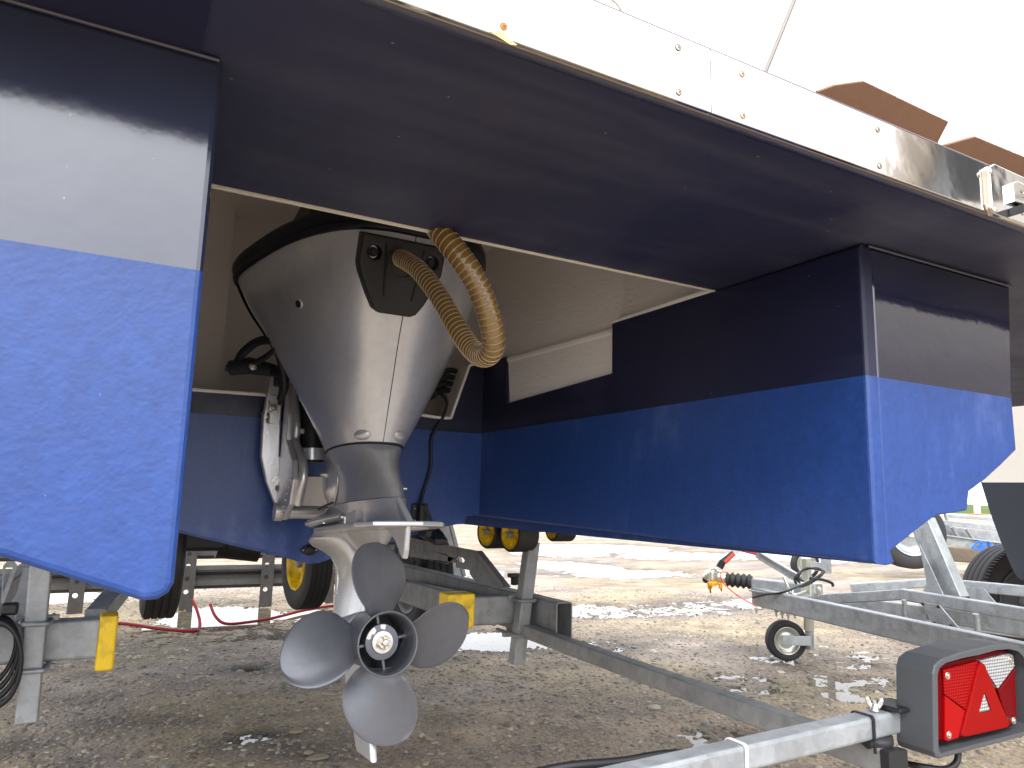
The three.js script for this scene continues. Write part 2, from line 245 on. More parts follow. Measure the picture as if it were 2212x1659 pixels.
function groundH(x, z) {
  const r = Math.hypot(x, z), f = -z, near = 1 - sstep(10, 22, r);
  let h = 0.006 * (fbm(x * 0.9 + 40, z * 0.9 + 40, 0, 3, 50) - 0.5) + 0.007 * (fbm(x * 5 + 90, z * 5, 0, 3, 51) - 0.5);
  const dp = dipAt(x, f); let det = 0;
  if (near > 0) {
    const v = voro(x * 30, z * 30, 0, 52), k = fbm(x * 14, z * 14, 0, 2, 53);
    det = (0.0035 * Math.max(0, 0.55 - v[0]) * (0.2 + v[2]) + 0.007 * (k - 0.5) + 0.002 * (pn(x * 70, z * 70, 0, 54) - 0.5)) * near;
  }
  if (dp > 0.0005) h -= dp * (0.75 + 0.5 * fbm(x * 9, z * 9, 0, 3, 55));
  h += det * (1 + 1.6 * clamp(dp / 0.012));
  return dp < 0.004 ? Math.max(h, -0.0095) : h;
}
const tGround = tex(1024, (u, v) => {
  const a = voro(u * 62, v * 62, 62, 60), b = voro(u * 130, v * 130, 130, 61), m = fbm(u * 6, v * 6, 6, 7, 62), st = a[2] > 0.62 ? sstep(0.5, 0.3, a[0]) * (a[2] > 0.82 ? 0.5 : -0.32) : 0;
  const s = 0.65 + 0.85 * (m - 0.5) + 0.34 * st + 0.3 * (b[2] - 0.5) + 0.1 * sstep(0.3, 0, b[0]), t = clamp(st + 0.4 * (b[2] - 0.5) + 0.4);
  return [0.47 * s + 0.01 * t, 0.37 * s + 0.015 * t, 0.252 * s + 0.04 * t];
}, 1.25, true);
const tGroundB = tex(1024, (u, v) => { const a = voro(u * 62, v * 62, 62, 60), b = voro(u * 130, v * 130, 130, 61); return 0.4 * (a[2] > 0.62 ? sstep(0.5, 0.2, a[0]) : 0) + 0.2 * (1 - b[0]) + 0.3 * fbm(u * 60, v * 60, 60, 3, 64); }, 1.25);
{
  const th = [], rr = [], yaw0 = 28.3 * Math.PI / 180;
  for (let a = -58; a <= 62; a += 0.2) th.push(yaw0 + a * Math.PI / 180);
  for (let a = 64; a < 302; a += 3) th.push(yaw0 + a * Math.PI / 180);
  for (let r = 0.35; r < 1500;) { rr.push(r); r += r < 1.5 ? 0.03 : r < 10 ? 0.0058 * r : 0.013 * r * (1 + r / 120); }
  const nt = th.length, pos = [], col = [], idx = [], uv = [];
  pos.push(0, groundH(0, 0), 0); col.push(1, 1, 1); uv.push(0, 0);
  for (const r of rr) for (const t of th) {
    const x = r * Math.sin(t), z = -r * Math.cos(t), dp = dipAt(x, -z), y = groundH(x, z);
    pos.push(x, y, z); uv.push(x, z);
    const moss = sstep(0.42, 0.62, fbm(x * 0.8 + 7, z * 0.8 + 3, 0, 4, 70)), gr = sstep(0.45, 0.65, fbm(x * 1.3 + 30, z * 1.3, 0, 4, 71)), fine = 0.8 + 0.4 * fbm(x * 7, z * 7, 0, 3, 72);
    let oil = 0; for (const [a, b, w, l] of [[0.5, 2.75, 0.26, 0.13], [0.62, 2.62, 0.2, 0.1], [0.69, 3.85, 0.24, 0.14], [0.45, 4.3, 0.5, 0.2], [0.25, 3.1, 0.3, 0.2], [-0.35, 3.0, 0.3, 0.14], [0.1, 4.4, 0.9, 0.5]]) oil = Math.max(oil, Math.exp(-(((x - a) / w) ** 2 + ((-z - b) / l) ** 2) * 1.4));
    oil *= 0.55 + 0.8 * (fbm(x * 12, z * 12, 0, 3, 73) - 0.2);
    const wet = clamp(dp / 0.012) * 0.42 + clamp(oil) * 0.74, k = fine * (1 - wet);
    col.push(k * mix(mix(1.0, 0.98, moss), 0.86, gr), k * mix(mix(0.96, 0.97, moss), 0.88, gr), k * mix(mix(0.92, 0.84, moss), 0.98, gr));
  }
  for (let j = 0; j < nt; j++) idx.push(0, 1 + (j + 1) % nt, 1 + j);
  for (let i = 0; i < rr.length - 1; i++) for (let j = 0; j < nt; j++) { const a = 1 + i * nt + j, b = 1 + i * nt + (j + 1) % nt; idx.push(a, b, b + nt, a, b + nt, a + nt); }
  const g = new THREE.BufferGeometry(); g.setAttribute('position', new THREE.Float32BufferAttribute(pos, 3)); g.setAttribute('color', new THREE.Float32BufferAttribute(col, 3)); g.setAttribute('uv', new THREE.Float32BufferAttribute(uv, 2)); g.setIndex(idx); g.computeVertexNormals();
  const m = shadow(new THREE.Mesh(g, new THREE.MeshPhysicalMaterial({ map: tGround, bumpMap: tGroundB, bumpScale: 0.008, vertexColors: true, roughness: 0.72, ior: 1.45 }))); m.name = 'ground'; scene.add(m); struct(m, 'wet worn yard of exposed stone concrete');
}
{
  const g = new THREE.CircleGeometry(18, 64).rotateX(-Math.PI / 2).translate(4, WATER, -8);
  const m = new THREE.Mesh(g, P({ color: C(0.75, 0.74, 0.7), transmission: 1, thickness: 0, roughness: 0.03, ior: 1.33 })); m.receiveShadow = true; m.name = 'puddle_water'; scene.add(m); struct(m, 'rain water lying in shallow puddles');
}
{ // loose stones and exposed aggregate
  const R = rng(11), base = new THREE.IcosahedronGeometry(1, 1), bp = base.attributes.position;
  for (let i = 0; i < bp.count; i++) { const v = V(0, 0, 0).fromBufferAttribute(bp, i), k = 0.82 + 0.36 * hash(Math.round(v.x * 90), Math.round(v.y * 90 + v.z * 37), 4); bp.setXYZ(i, v.x * k, v.y * k, v.z * k); }
  const geo = mergeVertices(base.deleteAttribute('normal').deleteAttribute('uv')); geo.computeVertexNormals();
  const N = 46000, im = new THREE.InstancedMesh(geo, P({ color: 0xffffff, roughness: 0.6, ior: 1.45 }), N), m4 = new THREE.Matrix4(), q = new THREE.Quaternion(), e = new THREE.Euler(), c = new THREE.Color();
  const pal = [[0.25, 0.215, 0.16], [0.30, 0.25, 0.175], [0.2, 0.19, 0.165], [0.33, 0.285, 0.21], [0.27, 0.215, 0.14], [0.15, 0.14, 0.125], [0.38, 0.34, 0.27]];
  for (let i = 0; i < N; i++) {
    const r = 1.3 + 6.2 * Math.pow(R(), 0.75), a = (28.3 - 50 + 100 * R()) * Math.PI / 180, x = r * Math.sin(a), z = -r * Math.cos(a);
    const big = R(), s = big > 0.993 ? 0.014 + 0.012 * R() : 0.0035 + 0.0085 * Math.pow(R(), 2.2);
    e.set((R() - 0.5) * 0.5, R() * 6.3, (R() - 0.5) * 0.5); q.setFromEuler(e);
    m4.compose(V(x, groundH(x, z) + s * (-0.2 + 0.24 * R()), z), q, V(s * (0.9 + 0.6 * R()), s * (0.42 + 0.25 * R()), s * (0.7 + 0.4 * R()))); im.setMatrixAt(i, m4);
    const p = pal[Math.floor(R() * pal.length)], k = (0.75 + 0.5 * R()) * (1 - 0.4 * clamp(dipAt(x, -z) / 0.012)); im.setColorAt(i, c.setRGB(p[0] * k, p[1] * k, p[2] * k));
  }
  im.castShadow = im.receiveShadow = true; im.name = 'gravel'; scene.add(im); im.userData = { kind: 'stuff', label: 'small grey and tan stones bedded in the worn yard', category: 'gravel' };
}
{
  const w = part('water', new THREE.PlaneGeometry(1200, 700).rotateX(-Math.PI / 2).translate(690, 0.5, -330), P({ color: C(0.35, 0.38, 0.36), roughness: 0.08, ior: 1.33, bumpMap: again(tNoise, 6), bumpScale: 0.05 })); struct(w, 'pale open water beyond the yard');
  const b = [], o = at(2112, 1096, 90);
  for (const [f, y, h, s] of [[o.z * -1, 0.5, 0.95, 1], [o.z * -1 + 30, 0.5, 1.75, 2]]) { const pts = []; for (let x = -50; x <= 100; x += 1.2) pts.push([o.x + x, y + h * (0.7 + 0.45 * fbm(x * 0.5 + 60, s * 9, 0, 3, 80))]); pts.push([o.x + 100, 0.3], [o.x - 50, 0.3]); b.push(extF(pts, f, f + 2)); }
  const k = part('grass_bank', b, P({ color: C(0.11, 0.15, 0.05), roughness: 0.95 })); struct(k, 'low green grass banks out in the water');
  const q = at(2112, 1113, 32), y = q.y;
  const pv = part('pavement', rbox(22, 1, 40, 0.05).translate(q.x + 5, y - 0.5, q.z - 8), P({ color: C(0.45, 0.44, 0.41), roughness: 0.35, bumpMap: tNoise, bumpScale: 0.004 })); struct(pv, 'pale wet quay above the water');
  const t = thing('lamp_post', 'thin pale post on a rusty base plate on the far quay', 'post'); t.position.copy(q);
  part('pole', new THREE.CylinderGeometry(0.1, 0.13, 5, 20).translate(0, 2.5, 0), M.white, t);
  part('base_plate', rbox(0.6, 0.06, 0.6, 0.01).translate(0, 0.04, 0), M.rust, t);
}

// ------------------------------------------------------------------ the boat
const FA = 0.6, FT = 1.72, XL = 0.048, XR = 0.839, YS = 1.0, YU = 1.178;   // aft faces, transom, well sides, paint line, underside of the platform
const boat = thing('motor_boat', 'dark navy motor boat with bright blue antifouled bottom, seen under its stern platform', 'boat');
{
  // right stern block: aft face outline, inner skin set against it
  const out = xyF(FA, [[2183, 640], [2186, 858], [2196, 972], [2165, 1003], [2130, 1035], [2094, 1062], [2090, 1103], [2022, 1114], [1975, 1150], [1925, 1190]]);
  const body = extF([[XR + 0.022, YU + 0.004], [out[0][0], YU + 0.004], ...out.slice(1), [XR + 0.036, 0.7645], [XR + 0.022, 0.762]], FA, 4.6, { bevel: 0.0025, seg: 3 });
  const [lo, hi] = splitY(body, YS);
  part('bottom_paint', lo, M.af, boat); part('hull_side', hi, M.gel, boat);
  const notch = [[FT + 0.03, 0.788], [FA, 0.7635], [FA, YU - 0.002], [1.153, YU + 0.004], [1.153, 1.081], [1.584, 1.067], [1.6, 1.186], [FT + 0.03, 1.187]];
  const skin = extX(notch, XR, XR + 0.024, { bevel: 0.005, seg: 3 });
  const [sl, sh] = splitY(skin, YS + 0.0005);
  part('bottom_paint', sl, M.af, boat); part('well_side', sh, M.gelWell, boat);
  part('body_joint', extF([[XR + 0.018, YU], [XR + 0.026, YU], [XR + 0.026, 0.77], [XR + 0.018, 0.77]], FA + 0.004, FA + 0.02), M.gelEdge, boat);
  // left stern block
  const l = [[XL, YU + 0.004], [XL, 0.764], [0.045, 0.757], [0.038, 0.7525], [0.028, 0.752], [-0.06, 0.784], [-0.5, 0.9], [-0.62, 1.1], [-0.62, YU + 0.004]];
  const [ll, lh] = splitY(extF(l, FA, 4.6, { bevel: 0.006, seg: 3 }), YS);
  part('bottom_paint', ll, M.af, boat); part('hull_side', lh, M.gelChalk, boat);
  // lip under the platform along the left block's head
  part('joint_fillet', tube([V(-0.62, 1.1755, -0.5965), V(-0.2, 1.1755, -0.5965), V(XL - 0.004, 1.1755, -0.5965)], 0.002, 30, 8), M.gelBead, boat);
  part('joint_fillet', tube([V(XR + 0.004, 1.1745, -0.598), V(XR + 0.004, 1.176, -0.87)], 0.002, 10, 8), M.gelBead, boat);
  part('joint_fillet', tube([V(XR + 0.01, 1.1745, -0.5965), V(out[0][0] - 0.004, 1.1745, -0.5965)], 0.002, 10, 8), M.gelBead, boat);
}
{ // transom across the well with the vee of the bottom
  const bt = xyF(FT, [[378, 1141], [410, 1152], [560, 1186], [640, 1212], [668, 1218], [690, 1216], [760, 1190], [900, 1150], [985, 1133], [1001, 1132], [1006, 1124], [1010, 1115]]);
  const poly = [[XL - 0.02, 1.046], [0.3, 1.05], [0.62, 1.036], [0.72, 1.03], [0.745, 1.032], [0.792, 1.172], [XR + 0.01, 1.187], [XR + 0.01, 0.79], ...bt.reverse(), [XL - 0.02, 0.77]];
  const [lo, hi] = splitY(extF(poly, FT, FT + 0.035), YS - 0.001);
  part('bottom_paint', lo, M.af, boat); part('transom', hi, M.gelWell, boat);
  const under = bt.slice().reverse().map(([x, y]) => [x, y]);
  part('bottom_paint', extF([[XL - 0.02, 0.9], ...[[XL - 0.02, 0.77]], ...bt, [XR + 0.01, 0.79], [XR + 0.01, 0.9]].reverse(), FT + 0.036, 4.6), M.af, boat);
  // raw cream lip along the cut edge
  const lip = [[XL - 0.01, 1.048], [0.3, 1.052], [0.62, 1.038], [0.722, 1.032], [0.748, 1.034], [0.795, 1.176], [0.836, 1.19]];
  const L = []; for (let i = 0; i + 1 < lip.length; i++) L.push(bar(V(lip[i][0], lip[i][1], -(FT + 0.03)), V(lip[i + 1][0], lip[i + 1][1], -(FT + 0.03)), 0.075, 0.0075, { r: 0.003 }));
  part('cream_lip', L, M.cream, boat);
  part('motor_pad', extF(xyF(FT - 0.02, [[597, 1104], [607, 1112], [705, 1117], [705, 1108], [640, 1106], [612, 1098], [600, 1090]]), FT - 0.03, FT, { bevel: 0.002 }), M.wood, boat);
  part('motor_pad', extF(xyF(FT - 0.012, [[566, 890], [580, 890], [580, 960], [566, 960]]), FT - 0.012, FT - 0.001), M.wood, boat);
  part('motor_pad_face', extF(xyF(FT - 0.01, [[645, 1030], [720, 1030], [720, 1106], [645, 1104]]), FT - 0.01, FT - 0.001), M.creamDark, boat);
}
{ // cream lined motor well behind and beside
  part('well_liner', extX([[1.1, 1.03], [1.66, 1.03], [1.66, 1.176], [1.1, 1.166]], XR + 0.008, XR + 0.020), M.cream, boat);
  part('liner_ledge', bar(V(XR + 0.02, 1.1785, -1.62), V(XR + 0.02, 1.1665, -1.153), 0.03, 0.016, { r: 0.006 }), M.cream, boat);
  const q = (x, y, f) => V(x, y, -f);
  const wall = loft([[q(0.853, 1.183, 0.86), q(0.853, 1.183, 1.153), q(0.857, 1.15, 1.154), q(0.857, 1.13, 2.0)], [q(0.875, 1.2, 0.86), q(0.872, 1.22, 1.153), q(0.8585, 1.19, 1.154), q(0.8585, 1.186, 2.0)], [q(0.93, 1.42, 0.86), q(0.925, 1.42, 1.153), q(0.905, 1.42, 1.18), q(0.885, 1.42, 2.0)], [q(0.96, 1.57, 0.86), q(0.98, 1.57, 1.153), q(0.96, 1.57, 1.2), q(0.92, 1.57, 2.0)]], { close: false, caps: false });
  part('well_liner', wall, M.cream, boat);
  part('well_shelf_edge', bar(V(XR + 0.011, 1.1815, -0.87), V(XR + 0.011, 1.1815, -1.152), 0.02, 0.012, { r: 0.004 }), M.cream, boat);
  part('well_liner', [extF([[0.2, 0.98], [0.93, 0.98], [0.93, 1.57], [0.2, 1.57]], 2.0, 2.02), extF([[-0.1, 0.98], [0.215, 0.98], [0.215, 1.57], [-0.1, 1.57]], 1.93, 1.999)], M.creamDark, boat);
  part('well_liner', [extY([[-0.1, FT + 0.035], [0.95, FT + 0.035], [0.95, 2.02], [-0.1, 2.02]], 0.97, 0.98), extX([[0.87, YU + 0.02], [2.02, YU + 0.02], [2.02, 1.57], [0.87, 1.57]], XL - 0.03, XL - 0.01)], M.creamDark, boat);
  part('well_lid', extY([[-0.1, 0.85], [1.0, 0.85], [1.0, 2.03], [-0.1, 2.03]], 1.56, 1.575), M.creamFlat, boat);
  part('well_front', extF([[0.03, 1.205], [1.0, 1.205], [1.0, 1.56], [0.03, 1.56]], 0.85, 0.86), M.creamFlat, boat);
}
{ // stern platform with rounded aft edge
  part('stern_platform', extY([[-1.3, 0.4655], [2.6, 0.4655], [2.6, 4.6], [1.02, 4.6], [1.02, 2.1], [0.93, 2.1], [0.93, 0.9], [0.846, 0.868], [0.03, 0.862], [0.03, 4.6], [-1.3, 4.6]], YU, YU + 0.028), M.gelDull, boat);
  part('platform_edge', tube(Array.from({ length: 27 }, (_, i) => V(-1.3 + i * 0.15, 1.1815 + 0.0005 * (hash(i, 3) - 0.5), -0.4635 + 0.0005 * (hash(i, 5) - 0.5))), 0.0085, 160, 16), M.gelEdge, boat);
  part('platform_underlay', extY([[-1.3, 0.476], [0.03, 0.476], [0.03, 0.6], [-1.3, 0.6]], YU - 0.0015, YU), M.gelWell, boat);
  // chipped raw edge of the cut opening
  const up = [], dn = [], R = rng(5);
  for (let i = 0; i <= 90; i++) { const x = XL + (0.842 - XL) * i / 90, chip = R() > 0.9 ? 0.004 * R() : 0; up.push([x, 0.8685 - 0.0012 * R() - chip]); dn.push([x, 0.872]); }
  part('chipped_edge', extY([...up, ...dn.reverse()], YU - 0.0018, YU + 0.004), M.chip, boat);
}
{ // bright steel rubbing plates along the platform's edge
  const f0 = 0.449, seam = onF(1537, 180, f0).x, end = onF(2128, 400, f0).x, y0 = 1.1725, yT = x => 1.2345 - 0.004 * clamp((x - 0.3) / 0.7);
  for (const [a, b] of [[-1.25, seam - 0.0006], [seam + 0.0006, 2.5]]) {
    const pts = [[a, y0], [b, y0]]; for (let i = 8; i >= 0; i--) { const x = a + (b - a) * i / 8; pts.push([x, yT(x)]); }
    const p = part('rub_plate', extF(pts, f0, f0 + 0.004, { bevel: 0.0006, seg: 1 }), M.steel, boat);
    for (const [px, py, r] of [[1088, 57, 2], [1465, 103, 0], [1466, 199, 0], [1603, 160, 1], [1605, 250, 1], [1896, 280, 0], [1900, 359, 0]]) {
      const q = onF(px, py, f0); if (q.x < a || q.x > b) continue;
      const head = new THREE.SphereGeometry(0.0027, 18, 8, 0, 6.283, 0, 1.2).rotateX(Math.PI / 2).scale(1, 1, 0.35).translate(q.x, q.y, q.z);
      part('screw', head, r === 2 ? M.rust : M.screw, p);
      part('screw_slot', [rbox(0.003, 0.0007, 0.0006, 0.0002).rotateZ(0.6).translate(q.x, q.y, q.z + 0.0009), rbox(0.0007, 0.003, 0.0007, 0.0002).rotateZ(0.6).translate(q.x, q.y, q.z + 0.0009)], M.screwDark, p);
      part('screw_rim', new THREE.TorusGeometry(0.0029, 0.00045, 6, 24).translate(q.x, q.y, q.z + 0.0003), r ? M.rust : M.screwDark, p);
      if (r === 2) part('rust_stain', ext([[-0.002, -0.004], [0.002, -0.004], [0.003, -0.008], [0.012, -0.0115], [0.006, -0.013], [-0.012, -0.008], [-0.008, -0.0068]], 0.0003).translate(q.x, q.y, q.z + 0.0001), M.rustStain, p);
    }
  }
  part('backing_strip', bar(V(-1.25, 1.1735, -0.4545), V(2.5, 1.1735, -0.4545), 0.002, 0.0022, { r: 0.0008 }), M.steelEdge, boat);
  part('top_bead', bar(V(-1.25, 1.2352, -0.4515), V(0.3, 1.2352, -0.4515), 0.004, 0.0014, { r: 0.0006 }), M.bead, boat); part('top_bead', bar(V(0.3, 1.2352, -0.4515), V(2.5, 1.2265, -0.4515), 0.004, 0.0014, { r: 0.0006 }), M.bead, boat);
  part('platform_coaming', extF([[-1.25, 1.2], [2.5, 1.2], [2.5, 1.222], [-1.25, 1.23]], 0.4535, 0.458), M.white, boat);
  // hinged latch plate at the right
  const k = sub('latch', boat), W = l => xyF(0.445, l);
  part('latch_plate', extF(W([[2134, 362], [2145, 355], [2240, 398], [2250, 500], [2160, 468], [2146, 462], [2140, 450]]), 0.443, 0.448, { bevel: 0.001 }), M.steel, k);
  part('latch_gasket', extF(W([[2128, 368], [2140, 360], [2150, 466], [2140, 464], [2133, 440]]), 0.4475, 0.4488), M.steelEdge, k);
  part('latch_hasp', extF(W([[2172, 400], [2182, 396], [2240, 420], [2240, 458], [2176, 440]]), 0.437, 0.443, { bevel: 0.001, holes: [W([[2186, 410], [2230, 428], [2230, 446], [2188, 432]])] }), M.steel, k);
  part('latch_stub', extF(W([[2174, 452], [2200, 447], [2203, 462], [2176, 470]]), 0.425, 0.443, { bevel: 0.002 }), M.blackSoft, k);
  for (const [px, py] of [[2139, 370], [2149, 454], [2209, 459], [2137, 447]]) { const q = onF(px, py, 0.443); part('screw', new THREE.SphereGeometry(0.0036, 16, 8).scale(1, 1, 0.4).translate(q.x, q.y, q.z + 0.0005), M.screw, k); }
}
{ // aerial on deck, drain fitting, transducer bracket and lead
  const a = at(1716, 0, 2.4), b = at(1655, 152, 2.4), d = b.clone().sub(a).normalize();
  part('aerial', [cyl(b.clone().addScaledVector(d, 0.35), a.clone().addScaledVector(d, -1.2), 0.0075, 0.0062)], M.pole, boat);
  const k = sub('drain_fitting', boat), c = onF(668, 1188, FT - 0.001);
  part('fitting_plate', extF(circ(0, 0, 1, 28).map(([x, y]) => [c.x + x * 0.0195, c.y + y * (0.0125 - 0.003 * x * x)]), FT - 0.006, FT, { bevel: 0.0015 }), M.black, k);
  part('fitting_cover', new THREE.SphereGeometry(0.011, 20, 12).scale(1.1, 1, 0.6).translate(c.x, c.y, -FT + 0.005), M.black, k);
  for (const s of [-1, 1]) part('screw', new THREE.SphereGeometry(0.0024, 12, 8).translate(c.x + s * 0.0145, c.y, -FT + 0.0065), M.screw, k);
  const t = sub('transducer', boat), e = onF(905, 1110, FT);
  part('bracket', [rbox(0.042, 0.05, 0.006).translate(e.x, e.y, -FT + 0.004), rbox(0.012, 0.055, 0.03).translate(e.x - 0.004, e.y - 0.004, -FT + 0.018)], M.black, t);
  for (const [sx, sy] of [[-0.015, 0.013], [0.014, 0.013], [-0.013, -0.016]]) part('screw', new THREE.SphereGeometry(0.0027, 12, 8).translate(e.x + sx, e.y + sy, -FT + 0.008), M.screw, t);
  const h = onF(935, 1163, FT - 0.06);
  part('sensor', [rbox(0.034, 0.018, 0.09, 0.006).rotateX(0.12).translate(h.x + 0.004, h.y, h.z), rbox(0.018, 0.02, 0.05, 0.005).translate(h.x - 0.02, h.y + 0.012, h.z)], M.black, t);
  part('lead', tube([onF(928, 840, FT - 0.1), onF(950, 850, FT - 0.05), onF(965, 868, FT - 0.012), onF(955, 905, FT - 0.008), onF(933, 945, FT - 0.006), onF(930, 1010, FT - 0.006), onF(915, 1060, FT - 0.008), onF(905, 1100, FT - 0.02)], 0.0042, 70, 8), M.black, t);
  part('lead', tube([onF(912, 1095, FT - 0.03), onF(925, 1110, FT - 0.035), onF(932, 1128, FT - 0.04), onF(935, 1150, FT - 0.05)], 0.004, 30, 8), M.black, t);
  part('wiring', [0, 1, 2, 3].map(i => tube([onF(880 + i * 6, 850 + i * 9, FT + 0.02), onF(930, 815 + i * 14, FT + 0.04), onF(975 - i * 4, 800 + i * 14, FT + 0.05), onF(1005 - i * 6, 815 + i * 12, FT + 0.12)], 0.008, 30, 8)), M.black, boat);
}
{ // things lying on the deck
  const f = 0.68, R = rng(3), b = thing('cardboard_box', 'open brown cardboard box on the platform with two flaps standing up', 'box');
  const W = l => xyF(f, l);
  const fn = V(0, -0.62, 0.785).normalize(), fo = V(0, 1.33, -f), fy = fn.clone().cross(V(1, 0, 0)), LW = l => l.map(([a, b]) => { const q = onPl(a, b, fo, fn).sub(fo); return [q.x, 1.33 + q.dot(fy)]; });
  for (const pts of [LW([[1762, 196], [1795, 184], [1860, 175], [2042, 262], [2020, 304], [2020, 345], [1762, 225]]), LW([[2036, 312], [2100, 294], [2260, 360], [2290, 430], [2240, 450], [2036, 350]])]) {
    const nn = V(0, -0.62, 0.785).normalize(), fp = V(0.8, 1.33, -f), lean = g => g.translate(0, -1.33, f).applyMatrix4(new THREE.Matrix4().makeBasis(V(1, 0, 0), nn.clone().cross(V(1, 0, 0)), nn).setPosition(0, 1.33, -f));
    const g = lean(ext(pts, 0.006).translate(0, 0, -f));
    const p = part('flap', g, M.card, b);
    const n = 46, e = []; for (const [i, j] of [[1, 2], [2, 3]]) if (pts[j]) for (let k = 0; k < n; k++) { const t = (k + 0.5) / n, L = Math.hypot(pts[j][0] - pts[i][0], pts[j][1] - pts[i][1]); e.push(rbox(L / n * 0.55, 0.0016 + 0.0012 * R(), 0.005, 0.0004, 1).rotateZ(Math.atan2(pts[j][1] - pts[i][1], pts[j][0] - pts[i][0]) + (k % 2 ? 0.5 : -0.5)).translate(mix(pts[i][0], pts[j][0], t), mix(pts[i][1], pts[j][1], t), -f + 0.003)); }
    part('corrugated_edge', lean(mergeGeometries(e.map(q => q.index ? q.toNonIndexed() : q))), M.cardEdge, p);
  }
  const x0 = onF(1770, 240, f).x, x1 = onF(2260, 420, f).x;
  part('box_side', extF([[x0, 1.2065], [x1, 1.2065], [x1, 1.27], [x0, 1.30]], f + 0.012, f + 0.017), M.card, b); part('box_side', extF([[x0, 1.2065], [x1, 1.2065], [x1, 1.27], [x0, 1.27]], f + 0.12, f + 0.125), M.card, b);
  const c = onF(1400, 46, 0.62), d = thing('deck_cushion', 'beige mesh covered cushion with a rounded end lying on the platform', 'cushion');
  const g = rbox(0.26, 0.16, 0.1, 0.05, 6).translate(c.x - 0.128, c.y - 0.0405, c.z - 0.08);
  part('cover', g, M.cushion, d);
  part('seam', tube([V(c.x - 0.24, c.y + 0.0395, c.z - 0.031), V(c.x - 0.06, c.y + 0.0395, c.z - 0.031), V(c.x - 0.0145, c.y + 0.026, c.z - 0.031), V(c.x + 0.002, c.y - 0.02, c.z - 0.04)], 0.0015, 40, 6), M.cushion, d);
}

